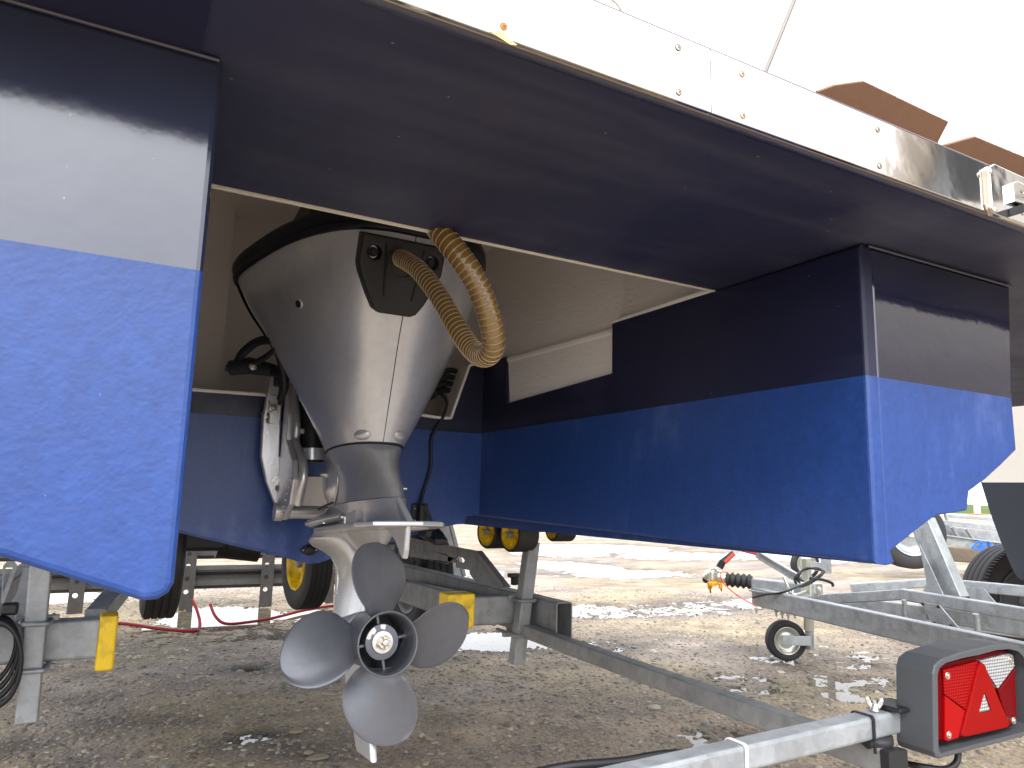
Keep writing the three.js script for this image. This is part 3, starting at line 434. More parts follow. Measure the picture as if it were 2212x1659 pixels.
// ------------------------------------------------------------------ the outboard motor
// motor frame: origin at the propeller hub's aft rim, y up the leg, z aft; tilted up five degrees
const motor = thing('outboard_motor', 'silver grey outboard motor with a dark grey four bladed propeller in the boat\'s stern well', 'outboard motor');
motor.position.set(0.43, 0.59, -1.21); motor.rotation.x = -5 * Math.PI / 180; motor.updateMatrixWorld(true);
const mInv = motor.matrixWorld.clone().invert();
const loc = p => p.clone().applyMatrix4(mInv);
{
  const lev = [ // y, half width, aft z, front z, roundness, aft taper
    [0.345, 0.070, -0.050, -0.264, 2.3, 0.12], [0.40, 0.103, -0.028, -0.262, 2.6, 0.22], [0.46, 0.138, -0.003, -0.264, 2.9, 0.3], [0.52, 0.172, 0.022, -0.280, 3.0, 0.34], [0.58, 0.204, 0.052, -0.307, 3.1, 0.36], [0.63, 0.231, 0.077, -0.339, 3.2, 0.38], [0.69, 0.254, 0.102, -0.372, 3.3, 0.4], [0.70, 0.255, 0.104, -0.374, 3.3, 0.4]];
  const sam = y => { let i = 0; while (i < lev.length - 2 && y > lev[i + 1][0]) i++; const t = (y - lev[i][0]) / (lev[i + 1][0] - lev[i][0]), p0 = lev[Math.max(0, i - 1)], p1 = lev[i], p2 = lev[i + 1], p3 = lev[Math.min(lev.length - 1, i + 2)]; return [1, 2, 3, 4, 5].map(k => { const m1 = (p2[k] - p0[k]) / (p2[0] - p0[0] || 1), m2 = (p3[k] - p1[k]) / (p3[0] - p1[0] || 1), h = p2[0] - p1[0]; return (2 * t ** 3 - 3 * t * t + 1) * p1[k] + (t ** 3 - 2 * t * t + t) * h * m1 + (-2 * t ** 3 + 3 * t * t) * p2[k] + (t ** 3 - t * t) * h * m2; }); };
  const pt = (y, a, grow = 0) => { const [w, za, zf, n, tp] = sam(y), c = Math.cos(a), s = Math.sin(a), e = 2 / n, zr = Math.sign(s) * Math.abs(s) ** e, q = clamp(((zr + 1) / 2 - 0.25) / 0.75); return V(((w + grow) * (1 - tp * q ** 1.2)) * Math.sign(c) * Math.abs(c) ** e, y, (za + zf) / 2 + ((za - zf) / 2 + grow) * zr); };
  const half = (side, y0, y1, ny, gap) => { const R = []; for (let i = 0; i <= ny; i++) { const y = mix(y0, y1, i / ny), r = []; for (let j = 0; j <= 56; j++) { const t = j / 56, a = Math.PI / 2 + side * (0.0001 + Math.PI * (t < 0.5 ? 2 * t * t : 1 - 2 * (1 - t) ** 2) * 0.9999), p = pt(y, a); if (j === 0) p.x = side < 0 ? gap : -gap; r.push(p); } R.push(r); } return loft(R, { close: false, caps: false }); };
  part('cowl_half', half(1, 0.345, 0.697, 40, 0.0009), M.silver, motor); part('cowl_half', half(-1, 0.345, 0.697, 40, 0.0009), M.silver, motor);
  const inner = []; for (let i = 0; i <= 20; i++) { const y = mix(0.346, 0.695, i / 20), r = []; for (let j = 0; j < 48; j++) r.push(pt(y, j / 48 * 2 * Math.PI, -0.004)); inner.push(r); }
  part('cowl_liner', loft(inner), M.black, motor);
  // rubber band round the top, in three ribs, with the dark tray above it
  const ring = (y, g) => Array.from({ length: 96 }, (_, j) => { const p = pt(0.69, j / 96 * 2 * Math.PI, g); p.y = y; return p; });
  part('rubber_band', loft([ring(0.687, 0), ring(0.688, 0.007), ring(0.697, 0.009), ring(0.7, 0.006), ring(0.703, 0.006), ring(0.706, 0.0105), ring(0.719, 0.0105), ring(0.722, 0.007), ring(0.726, 0.007), ring(0.729, 0.001)]), M.navyRubber, motor);
  { const R = []; for (let i = 0; i <= 14; i++) { const y = mix(0.575, 0.69, i / 14), r = []; for (let j = 0; j <= 20; j++) r.push(pt(y, mix(1.19 - 0.05 * (y - 0.575) / 0.115, 1.5, j / 20) * Math.PI, 0.0065)); R.push(r); } part('front_trim', loft(R, { close: false, caps: false }), M.navyRubber, motor); }
  part('engine_tray', [rbox(0.16, 0.03, 0.08, 0.006).translate(0.045, 0.744, 0.03), rbox(0.3, 0.1, 0.26, 0.02).translate(0, 0.79, -0.18)], M.black, motor);
  // black service plate on the aft face
  const n = V(0, -0.36, 1).normalize(), o = V(-0.022, 0.604, 0.062), bx = V(1, 0, 0), by = V(0, 1, 0.43).normalize(), bz = bx.clone().cross(by).normalize();
  const pl = new THREE.Group(); pl.name = 'service_plate'; pl.matrix.makeBasis(bx, by, bz).setPosition(o); pl.matrix.decompose(pl.position, pl.quaternion, pl.scale); motor.add(pl);
  const arr = [[-0.077, 0.082], [0.075, 0.082], [0.074, 0.032], [0.069, 0.016], [0.050, -0.026], [0.038, -0.044], [0.028, -0.049], [-0.028, -0.049], [-0.039, -0.043], [-0.053, -0.020], [-0.072, 0.016], [-0.077, 0.032]];
  part('plate', ext(arr, 0.03, { bevel: 0.004, seg: 3, holes: [circ(-0.052, 0.052, 0.0115), circ(0.052, 0.052, 0.0115)] }).translate(0, 0, -0.008), M.black, pl);
  for (const q of [ext([[-0.036, 0.07], [-0.033, 0.07], [-0.024, -0.02], [-0.027, -0.02]], 0.003), ext([[0.036, 0.07], [0.033, 0.07], [0.024, -0.02], [0.027, -0.02]], 0.003)]) part('plate_rib', q.translate(0, 0, 0.0215), M.navyRubber, pl);
  for (const s of [-1, 1]) part('plate_bolt', [new THREE.CylinderGeometry(0.0085, 0.0085, 0.006, 24).rotateX(Math.PI / 2).translate(s * 0.052, 0.052, 0.008), new THREE.CylinderGeometry(0.005, 0.005, 0.006, 6).rotateX(Math.PI / 2).translate(s * 0.052, 0.052, 0.013)], M.navyRubber, pl);
  part('hose_socket', [ext(rrect(0.056, 0.046, 0.008), 0.003, { bevel: 0.001, holes: [circ(0, 0, 0.0185)] }).translate(0, 0.036, 0.0215), ext(circ(0, 0.036, 0.022), 0.008, { holes: [circ(0, 0.036, 0.0185)] }).translate(0, 0, 0.018)], M.blackSoft, pl);
  // drain hole and the two dimpled bolts low on the cowl
  const hp = loc(onX(645, 655, 0.43 - 0.187)), hole = (p, dir, r, mat) => [new THREE.TorusGeometry(r, r * 0.35, 10, 28).applyMatrix4(basis(p, p.clone().add(dir))), new THREE.CylinderGeometry(r, r, 0.004, 24).rotateX(Math.PI / 2).applyMatrix4(basis(p.clone().addScaledVector(dir, 0.0006), p.clone().add(dir)))];
  { let best = null, bd = 1e9; const cam = loc(V(0, CY, 0)), tgt = loc(at(645, 655, 1.3)), dr = tgt.clone().sub(cam).normalize();
    const find = (px, py) => { const d = loc(at(px, py, 1.3)).sub(cam).normalize(); let b = null, m = 1e9; for (let i = 0; i <= 120; i++) for (let j = 0; j < 400; j++) { const p = pt(mix(0.345, 0.69, i / 120), j / 400 * 2 * Math.PI), v = p.clone().sub(cam), t = v.dot(d), e = v.addScaledVector(d, -t).length() + t * 0.002; if (e < m) { m = e; b = { p, i, j }; } } const y = b.p.y, a = b.j / 400 * 2 * Math.PI, du = pt(y, a + 0.01).sub(pt(y, a - 0.01)), dv = pt(y + 0.005, a).sub(pt(y - 0.005, a)), nn = dv.cross(du).normalize(); if (nn.dot(d) > 0) nn.negate(); return [b.p, nn]; };
    const [p, nn] = find(645, 655), h = hole(p, nn, 0.0068);
    part('drain_hole_rim', h[0], M.silver, motor); part('drain_hole', h[1], M.black, motor);
    for (const [px, py] of [[783, 941], [863, 941]]) { const [q, m] = find(px, py), bm = basis(q, q.clone().add(m), V(0, 1, 0)); part('cowl_bolt', [new THREE.SphereGeometry(0.0125, 24, 14).scale(1.25, 0.8, 0.45).applyMatrix4(bm)], M.silver, motor); }
  }
  part('joint_ring', loft([0.3425, 0.344, 0.346].map((y, i) => Array.from({ length: 72 }, (_, j) => { const p = pt(0.345, j / 72 * 2 * Math.PI, i === 1 ? 0.0018 : -0.001); p.y = y; return p; }))), M.black, motor);

  const sec = (list, mat, name, parent = motor, N = 72) => { // lofted horizontal sections [y, w, za, zf, n, nAft]
    const R = []; for (let i = 0; i + 1 < list.length; i++) for (let k = 0; k < 8; k++) { const t = k / 8, a = list[Math.max(0, i - 1)], b = list[i], c = list[i + 1], d = list[Math.min(list.length - 1, i + 2)], f = q => 0.5 * (2 * b[q] + (c[q] - a[q]) * t + (2 * a[q] - 5 * b[q] + 4 * c[q] - d[q]) * t * t + (3 * b[q] - a[q] - 3 * c[q] + d[q]) * t ** 3); R.push([0, 1, 2, 3, 4, 5].map(f)); }
    R.push(list[list.length - 1]);
    return part(name, loft(R.map(([y, w, za, zf, n, na]) => Array.from({ length: N }, (_, j) => { const a = j / N * 2 * Math.PI, c = Math.cos(a), s = Math.sin(a), e = 2 / (s > 0 ? na : n); const zc = mix(zf, za, 0.45), l = s > 0 ? za - zc : zc - zf; return V(w * Math.sign(c) * Math.abs(c) ** e, y, zc + l * Math.sign(s) * Math.abs(s) ** (s > 0 ? 2 / Math.max(1.3, na) : e)); })).reverse()), mat, parent);
  };
  sec([[0.239, 0.05, 0.034, -0.27, 2.4, 1.7], [0.262, 0.048, 0.018, -0.262, 2.4, 1.8], [0.29, 0.05, -0.012, -0.258, 2.3, 1.9], [0.32, 0.057, -0.042, -0.257, 2.2, 2.0], [0.342, 0.066, -0.06, -0.257, 2.2, 2.2]], M.silverDark, 'mid_section');
  sec([[0.186, 0.05, 0.088, -0.31, 2.3, 1.5], [0.198, 0.046, 0.076, -0.30, 2.2, 1.5], [0.215, 0.047, 0.055, -0.285, 2.3, 1.6], [0.2375, 0.052, 0.040, -0.276, 2.4, 1.7]], M.silver, 'gearcase_top');
  part('splash_flange', loft([[0.199, 0.086, 0], [0.203, 0.096, 0.004], [0.208, 0.097, 0.006], [0.214, 0.084, 0.003], [0.223, 0.066, 0], [0.236, 0.054, 0]].map(([y, w, l]) => Array.from({ length: 56 }, (_, i) => { const a = i / 56 * 6.2832, c = Math.cos(a), q = Math.sin(a); return V(w * c * (q > 0 ? 1 - 0.5 * q : 1), y + 0.016 * clamp(q), -0.2 + (0.115 + l) * q); })).reverse()), M.silver, motor);
  // ventilation plates
  const plate = (pts, y, t, mat, name, b = 0.0025) => part(name, extY(pts.map(([x, z]) => [x, -z]), y, y + t, { bevel: b, seg: 3, cs: 16 }), mat, motor);
  const sym = l => [...l, ...l.slice().reverse().map(([x, z]) => [-x, z])];
  plate(sym([[0.0, -0.33], [0.03, -0.325], [0.066, -0.27], [0.085, -0.19], [0.088, -0.11], [0.085, -0.02], [0.08, 0.05], [0.06, 0.088], [0.02, 0.1]]).filter((_, i) => i), 0.187, 0.0085, M.silver, 'ventilation_plate');
  part('plate_fin', extX([[-0.04, 0.238], [-0.1, 0.192], [0.02, 0.19], [0.02, 0.235]], -0.006, 0.006, { bevel: 0.004, seg: 3 }), M.silver, motor);
  part('anode_ring', new THREE.TorusGeometry(0.034, 0.0016, 8, 48).rotateX(Math.PI / 2).scale(1.25, 1, 1).translate(0.015, 0.187, 0.02), M.cast, motor);
  part('trim_tab', extX([[-0.088, 0.187], [-0.082, 0.15], [-0.076, 0.1365], [-0.068, 0.1365], [-0.035, 0.165], [0.005, 0.187]], -0.0045, 0.0045, { bevel: 0.003, seg: 3 }), M.silver, motor);
  part('strut', loft([[0.196, 0.060, 0], [0.188, 0.074, 0.004], [0.178, 0.080, 0.005], [0.169, 0.074, 0.003], [0.158, 0.056, 0], [0.145, 0.042, 0], [0.125, 0.032, 0], [0.1, 0.028, 0], [0.06, 0.031, 0], [0.02, 0.038, 0]].map(([y, w, l]) => { const k = clamp((0.19 - y) / 0.06), zf = mix(-0.325, -0.272, sm(k)) - l, za = mix(-0.145, -0.112, sm(k)) + l; return Array.from({ length: 56 }, (_, j) => { const a = j / 56 * 2 * Math.PI, c = Math.cos(a), s = Math.sin(a); return V(w * Math.sign(c) * Math.abs(c) ** 0.9 * (s > 0 ? 1 - 0.35 * (1 - k) * s : 1), y + 0.016 * (1 - k) * s, (za + zf) / 2 + (za - zf) / 2 * Math.sign(s) * Math.abs(s) ** 0.85); }); })), M.silver, motor);
  part('strut_web', loft([0.19, 0.15, 0.1].map(y => Array.from({ length: 40 }, (_, j) => { const a = j / 40 * 2 * Math.PI, c = Math.cos(a), s = Math.sin(a); return V((0.016 + 0.03 * clamp((y - 0.15) / 0.04)) * c, y, -0.13 + (0.05 + 0.06 * clamp((y - 0.12) / 0.07)) * s); }))), M.silver, motor);
  part('water_intake', [rbox(0.003, 0.075, 0.016, 0.001).translate(-0.0275, 0.095, -0.225), rbox(0.005, 0.003, 0.018, 0.001).translate(-0.0285, 0.115, -0.225), rbox(0.005, 0.003, 0.018, 0.001).translate(-0.0285, 0.075, -0.225)], M.bare, motor);
  part('gearcase', new THREE.LatheGeometry([[0.001, -0.35], [0.015, -0.345], [0.03, -0.325], [0.042, -0.29], [0.047, -0.24], [0.0485, -0.18], [0.048, -0.12], [0.046, -0.108], [0.02, -0.107]].map(([r, z]) => new THREE.Vector2(r, -z)), 48).rotateX(-Math.PI / 2).rotateX(0), M.silver, motor);
  part('skeg', extX([[0.26, -0.03], [0.145, -0.185], [0.135, -0.192], [0.055, -0.192], [0.058, -0.18], [0.088, -0.08], [0.1, -0.03]], -0.006, 0.006, { bevel: 0.0045, seg: 3 }), M.silver, motor);
  // side mount cover, bolts and small fittings on the near side
  const disc = sub('mount_cover', motor);
  part('cover', new THREE.SphereGeometry(1, 32, 20).scale(0.026, 0.05, 0.038).rotateX(0.1).translate(-0.040, 0.285, -0.205), M.silverDark, disc);
  part('cover_bolt', hexbolt(V(-0.0655, 0.298, -0.2), V(-1, 0, 0.25).normalize(), 0.0055, 0.006), M.zinc, disc);
  part('cover_rim', new THREE.TorusGeometry(0.042, 0.003, 8, 40).rotateY(Math.PI / 2).scale(0.6, 1.15, 0.9).translate(-0.05, 0.285, -0.205), M.silverDark, disc);
  part('leg_bolt', hexbolt(V(0.039, 0.262, -0.062), V(1, 0, 0.3).normalize(), 0.005, 0.007), M.zinc, motor);
  part('leg_bolt', [...hexbolt(V(-0.072, 0.203, -0.17), V(0, 1, 0), 0.0055, 0.006)], M.zinc, motor);
  part('leg_bolt', [...hexbolt(V(-0.085, 0.212, -0.21), V(0, -1, 0), 0.006, 0.007)], M.zinc, motor);
  part('drain_screw', [new THREE.CylinderGeometry(0.006, 0.006, 0.008, 16).rotateZ(Math.PI / 2).translate(-0.052, 0.212, -0.115), rbox(0.012, 0.03, 0.014, 0.003).translate(-0.046, 0.2, -0.115)], M.bare, motor);
  part('recess_panel', ext([[-0.012, -0.012], [0.012, -0.009], [0.013, 0.013], [-0.012, 0.004]], 0.002).rotateY(-1.1).translate(-0.0515, 0.2105, -0.06), M.cast, motor);
  part('zip_tie', tube([V(-0.075, 0.232, -0.2), V(-0.066, 0.238, -0.19), V(-0.055, 0.243, -0.17)], 0.0018, 12, 6), M.black, motor);

  // propeller
  const prop = sub('propeller', motor);
  const L = (a, n = 64) => new THREE.LatheGeometry(a.map(([r, z]) => new THREE.Vector2(r, -z)), n).rotateX(-Math.PI / 2);
  part('barrel', L([[0.0455, -0.104], [0.047, -0.1], [0.0485, -0.04], [0.0505, -0.006], [0.0525, -0.001], [0.0525, 0.001], [0.051, 0.0022], [0.0492, 0.001], [0.0478, -0.004], [0.0462, -0.012], [0.0455, -0.09]].reverse()), M.prop, prop);
  part('inner_hub', L([[0.001, -0.03], [0.0285, -0.03], [0.0295, -0.032], [0.0295, -0.09]].reverse()), M.prop, prop);
  part('barrel_back', new THREE.CircleGeometry(0.046, 40).translate(0, 0, -0.092), M.black, prop);
  for (let i = 0; i < 4; i++) part('spoke', rbox(0.0185, 0.0055, 0.05, 0.0015).translate(0.038, 0, -0.062).rotateZ(i * Math.PI / 2 + 0.16), M.prop, prop);
  part('worn_patch', [[2.1, 2.9], [1.35, 1.7]].map(([a, b]) => { const p = []; for (let i = 0; i <= 10; i++) { const t = mix(a, b, i / 10); p.push([0.0285 * Math.cos(t), 0.0285 * Math.sin(t)]); } for (let i = 10; i >= 0; i--) { const t = mix(a, b, i / 10), r = 0.0235 - 0.004 * hash(i, 7 + Math.round(a * 9)); p.push([r * Math.cos(t), r * Math.sin(t)]); } return ext(p, 0.0004).translate(0, 0, -0.0301); }), M.bare, prop);
  part('washer', L([[0.0005, -0.0265], [0.0178, -0.0265], [0.0185, -0.0272], [0.0185, -0.03]].reverse()), M.bare, prop);
  const hex = Array.from({ length: 6 }, (_, i) => [0.0115 * Math.cos(i * Math.PI / 3 + 0.2), 0.0115 * Math.sin(i * Math.PI / 3 + 0.2)]);
  part('nut', [ext(hex, 0.01, { bevel: 0.0012 }).translate(0, 0, -0.0268), ...[0, 1, 2, 3, 4, 5].map(i => rbox(0.0052, 0.0044, 0.006, 0.0006).translate(0.0082, 0, -0.0145).rotateZ(i * Math.PI / 3 + 0.2 + Math.PI / 6))], M.screw, prop);
  part('shaft_end', L([[0.0005, -0.010], [0.0045, -0.010], [0.0055, -0.011], [0.0055, -0.03]].reverse(), 24), M.bare, prop);
  part('split_pin', rbox(0.0022, 0.011, 0.002, 0.0008).rotateZ(-0.7).translate(0.001, 0.0015, -0.0095), M.chip, prop);
  // blades: helicoidal, rounded, raked aft, skewed against the turn
  const NU = 30, NV = 34, r0 = 0.046, r1 = 0.1665, front = [], back = [];
  for (let j = 0; j <= NV; j++) {
    const v = j / NV, r = mix(r0, r1, 1 - (1 - v) ** 1.5), q = clamp((r - r0) / (r1 - r0)), w = 0.068 * Math.pow(Math.max(0, 1 - ((q - 0.46) / 0.545) ** 2), 0.46) * (1 - 0.30 * (1 - q) ** 2), sk = 0.17 * q * q - 0.03, pr = [], pb = [];
    const pitch = Math.atan2(0.30, 2 * Math.PI * Math.max(r, 0.07)), rake = 0.012 * q;
    for (let i = 0; i <= NU; i++) {
      const u = 2 * i / NU - 1, s = w * u, cup = 0.004 * Math.max(0, -u - 0.6) ** 2 * 6, th = 0.5 * (0.0085 * (1 - 0.75 * q) + 0.0006) * Math.sqrt(Math.max(0, 1 - u * u)) + 0.0005;
      const a = Math.PI / 2 + sk - s * Math.cos(pitch) / r, z = -0.05 - s * Math.sin(pitch) + rake + cup;
      const nx = Math.sin(pitch) * Math.sin(a), ny = -Math.sin(pitch) * Math.cos(a), nz = Math.cos(pitch);
      pr.push(V(r * Math.cos(a) + nx * th, r * Math.sin(a) + ny * th, z + nz * th)); pb.push(V(r * Math.cos(a) - nx * th, r * Math.sin(a) - ny * th, z - nz * th));
    }
    front.push(pr); back.push(pb);
  }
  const blade = loft(front.map((r, j) => [...r, ...back[j].slice().reverse()]).reverse());
  for (const a of [0, 90, 180, 270]) part('blade', blade.clone().rotateZ(a * Math.PI / 180), M.prop, prop);
}
{ // clamp bracket and tilt gear on the near side, in boat coordinates brought into the motor
  const br = sub('clamp_bracket', motor), put = (n, g, m, p = br) => part(n, (Array.isArray(g) ? g : [g]).map(k => k.applyMatrix4(mInv)), m, p);
  const f = 1.66, W = l => xyF(f, l);
  put('flange', extF(W([[586, 795], [606, 800], [612, 845], [607, 905], [604, 985], [644, 1012], [642, 1062], [618, 1104], [604, 1113], [575, 1040], [563, 985], [568, 900], [578, 850]]), f, f + 0.02, { bevel: 0.003, seg: 2, holes: [circ(...W([[588, 868]])[0], 0.0055), circ(...W([[584, 895]])[0], 0.0055), circ(...W([[582, 908]])[0], 0.0055), W([[600, 1022], [606, 1024], [602, 1062], [594, 1066], [591, 1058], [595, 1026]])] }), M.cast);
  put('flange_pad', extF(W([[582, 852], [609, 858], [603, 918], [580, 914]]), f - 0.006, f + 0.002, { bevel: 0.002, holes: [circ(...W([[590, 866]])[0], 0.0055), circ(...W([[588, 893]])[0], 0.0052), circ(...W([[586, 908]])[0], 0.0052)] }), M.cast);
  const b1 = onF(589, 881, f - 0.004); put('bracket_bolt', hexbolt(b1, V(0.25, 0, 1).normalize(), 0.008, 0.008), M.bare);
  const b2 = onF(598, 1038, f - 0.002); put('bracket_bolt', hexbolt(b2, V(0, 0, 1), 0.008, 0.007), M.bare);
  // side cheek reaching aft
  const X0 = onF(610, 940, f).x;
  const ck = l => l.map(([px, py, d]) => { const p = onX(px, py, X0 + 0.012); return [f - d, p.y]; });
  put('cheek', extX([[f, 1.06], [f - 0.02, 1.07], [f - 0.05, 1.0], [f - 0.055, 0.945], [f - 0.13, 0.90], [f - 0.15, 0.86], [f - 0.13, 0.81], [f - 0.075, 0.778], [f - 0.01, 0.775], [f, 0.80]], X0 - 0.002, X0 + 0.010, { bevel: 0.0035, seg: 3 }), M.cast);
  put('cheek_flange', tube([V(X0 + 0.012, 1.06, -f + 0.03), V(X0 + 0.016, 0.98, -f + 0.06), V(X0 + 0.016, 0.94, -f + 0.065), V(X0 + 0.018, 0.905, -f + 0.125), V(X0 + 0.018, 0.865, -f + 0.15), V(X0 + 0.016, 0.81, -f + 0.13)], 0.009, 60, 12), M.cast);
  put('cheek_hole', [0, 1, 2, 3, 4, 5].map(i => { const t = i / 5; return new THREE.SphereGeometry(0.0028, 10, 8).translate(X0 - 0.004, mix(0.86, 0.792, t), -f + mix(0.128, 0.08, t)); }), M.bare);
  put('pivot_tube', [cyl(V(X0 - 0.006, 0.793, -f + 0.035), V(X0 + 0.11, 0.793, -f + 0.035), 0.014, 0.014, 28), cyl(V(X0 - 0.012, 0.793, -f + 0.035), V(X0 + 0.004, 0.793, -f + 0.035), 0.019, 0.019, 28)], M.cast);
  put('tilt_cylinder', [cyl(V(X0 + 0.05, 1.09, -f + 0.05), V(X0 + 0.055, 0.90, -f + 0.05), 0.026, 0.026, 32)], M.black);
  put('cylinder_collar', [cyl(V(X0 + 0.055, 0.93, -f + 0.05), V(X0 + 0.056, 0.905, -f + 0.05), 0.032, 0.032, 32), rbox(0.07, 0.012, 0.05, 0.003).translate(X0 + 0.055, 0.965, -f + 0.04)], M.silverDark);
  put('swivel_bracket', extX([[f - 0.04, 1.08], [f - 0.1, 1.1], [f - 0.17, 0.97], [f - 0.2, 0.9], [f - 0.19, 0.83], [f - 0.13, 0.825], [f - 0.12, 0.86], [f - 0.09, 0.9], [f - 0.05, 0.98]], X0 + 0.075, X0 + 0.125, { bevel: 0.006, seg: 3 }), M.cast);
  put('steering_rod', [cyl(onF(487, 795, 1.6), onF(500, 797, 1.6), 0.0075), cyl(onF(497, 795, 1.6), onF(540, 790, 1.58), 0.0155, 0.018, 24), cyl(onF(540, 790, 1.58), onF(590, 800, 1.55), 0.018, 0.013, 24), cyl(onF(585, 799, 1.56), onF(640, 812, 1.5), 0.012, 0.012, 20)], M.black);
  put('harness', [tube([onF(512, 785, 1.6), onF(525, 762, 1.56), onF(556, 738, 1.52), onF(590, 733, 1.46)], 0.009, 40, 10), tube([onF(545, 787, 1.56), onF(575, 770, 1.5), onF(600, 750, 1.45)], 0.006, 30, 8), tube([onF(590, 740, 1.48), onF(605, 775, 1.5), onF(615, 830, 1.52), onF(606, 862, 1.55)], 0.008, 40, 8)], M.black);
  put('harness_nut', [...hexbolt(onF(546, 792, 1.555), V(0, 0.2, 1).normalize(), 0.006, 0.006)], M.bare);
  put('clamp_latch', [rbox(0.022, 0.035, 0.02, 0.004).translate(...onF(604, 818, 1.57).toArray()), rbox(0.012, 0.05, 0.015, 0.004).translate(...onF(608, 850, 1.57).toArray())], M.black);
}
{ // ribbed hose looping out of the service plate and up behind the platform
  const h = thing('ribbed_hose', 'amber ribbed hose with a wire spiral looping down from the motor\'s black plate', 'hose');
  const Pn = [[862, 556, 1.27], [874, 562, 1.235], [905, 584, 1.185], [945, 635, 1.14], [980, 695, 1.105], [1008, 740, 1.08], [1033, 766, 1.05], [1055, 766, 1.015], [1066, 740, 0.99], [1058, 690, 0.975], [1035, 622, 0.965], [1005, 570, 0.96], [968, 522, 0.965], [935, 478, 0.985], [905, 430, 1.01]];
  const c = curve(Pn.map(([x, y, d]) => at(x, y, d)), 0.5), LEN = c.getLength(), r = 0.0158, n = 520, k = 20, fr = c.computeFrenetFrames(n, false), pos = [], idx = [], pitch = 0.0085;
  const wire = [];
  for (let i = 0; i <= n; i++) {
    const t = i / n, p = c.getPointAt(t), rr = r * (1 + 0.014 * Math.cos(t * LEN / pitch * 2 * Math.PI + Math.PI) + 0.02 * (fbm(t * 60, 3, 0, 2, 90) - 0.5)) * (0.94 + 0.08 * t);
    for (let j = 0; j < k; j++) { const a = j / k * 2 * Math.PI, q = p.clone().addScaledVector(fr.normals[i], Math.cos(a) * rr).addScaledVector(fr.binormals[i], Math.sin(a) * rr); pos.push(q.x, q.y, q.z); }
  }
  for (let i = 0; i < n; i++) for (let j = 0; j < k; j++) { const a = i * k + j, b = i * k + (j + 1) % k; idx.push(a, b, b + k, a, b + k, a + k); }
  const g = new THREE.BufferGeometry(); g.setAttribute('position', new THREE.Float32BufferAttribute(pos, 3)); g.setIndex(idx); g.computeVertexNormals();
  part('hose_wall', g, M.hose, h);
  const turns = LEN / pitch, W = 2000;
  for (let i = 0; i <= W; i++) { const t = i / W, fi = Math.min(n, Math.round(t * n)), p = c.getPointAt(t), a = t * turns * 2 * Math.PI, rr = r * (0.94 + 0.08 * t) * 1.0; wire.push(p.addScaledVector(fr.normals[fi], Math.cos(a) * rr).addScaledVector(fr.binormals[fi], Math.sin(a) * rr)); }
  const R = [], wn = 5; // thin wire as a loft along the spiral
  const wc = new THREE.TubeGeometry(new THREE.CatmullRomCurve3(wire), W * 1.5, 0.0007, wn);
  part('wire_spiral', wc, M.wire, h);
}

// ------------------------------------------------------------------ shared trailer pieces
const spin = (prof, n = 48) => new THREE.LatheGeometry(prof.map(([r, x]) => new THREE.Vector2(r, x)), n).rotateZ(-Math.PI / 2); // axis along x
const tyreProf = (R, w, ri) => { const o = [[ri, -w * 0.4], [ri + (R - ri) * 0.25, -w * 0.5], [ri + (R - ri) * 0.7, -w * 0.5], [R * 0.985, -w * 0.42]]; for (const q of [-0.3, -0.1, 0.1, 0.3]) o.push([R, (q - 0.075) * w], [R, (q + 0.075) * w], [R - R * 0.022, (q + 0.085) * w], [R - R * 0.022, (q + 0.115) * w]); o.push([R * 0.985, w * 0.42], [ri + (R - ri) * 0.7, w * 0.5], [ri + (R - ri) * 0.25, w * 0.5], [ri, w * 0.4]); return o; };
function wheel(parent, name, p, dir, R, w, ri, rimMat, hubMat, spokes = 0) { // dir: the axle towards the side that is seen
  const g = sub(name, parent); g.position.copy(p); const x = dir.clone().normalize(), y = V(0, 1, 0), z = x.clone().cross(y).normalize(); g.quaternion.setFromRotationMatrix(new THREE.Matrix4().makeBasis(x, z.clone().cross(x), z));
  part('tyre', spin(tyreProf(R, w, ri)), M.rubber, g);
  part('rim', spin([[0.001, w * 0.2], [ri * 0.35, w * 0.22], [ri * 0.55, w * 0.1], [ri * 0.82, w * 0.12], [ri * 0.88, w * 0.38], [ri * 0.98, w * 0.47], [ri * 1.04, w * 0.46], [ri * 1.0, w * 0.3], [ri * 0.9, -w * 0.4]]), rimMat, g);
  part('hub', [spin([[0.0005, w * 0.42], [ri * 0.14, w * 0.42], [ri * 0.17, w * 0.38], [ri * 0.17, w * 0.1]], 24)], hubMat, g);
  for (let i = 0; i < spokes; i++) part('rib', rbox(w * 0.1, ri * 0.62, ri * 0.06, 0.0008, 1).translate(w * 0.14, ri * 0.5, 0).rotateX(i / spokes * 6.2832), rimMat, g);
  return g;
}
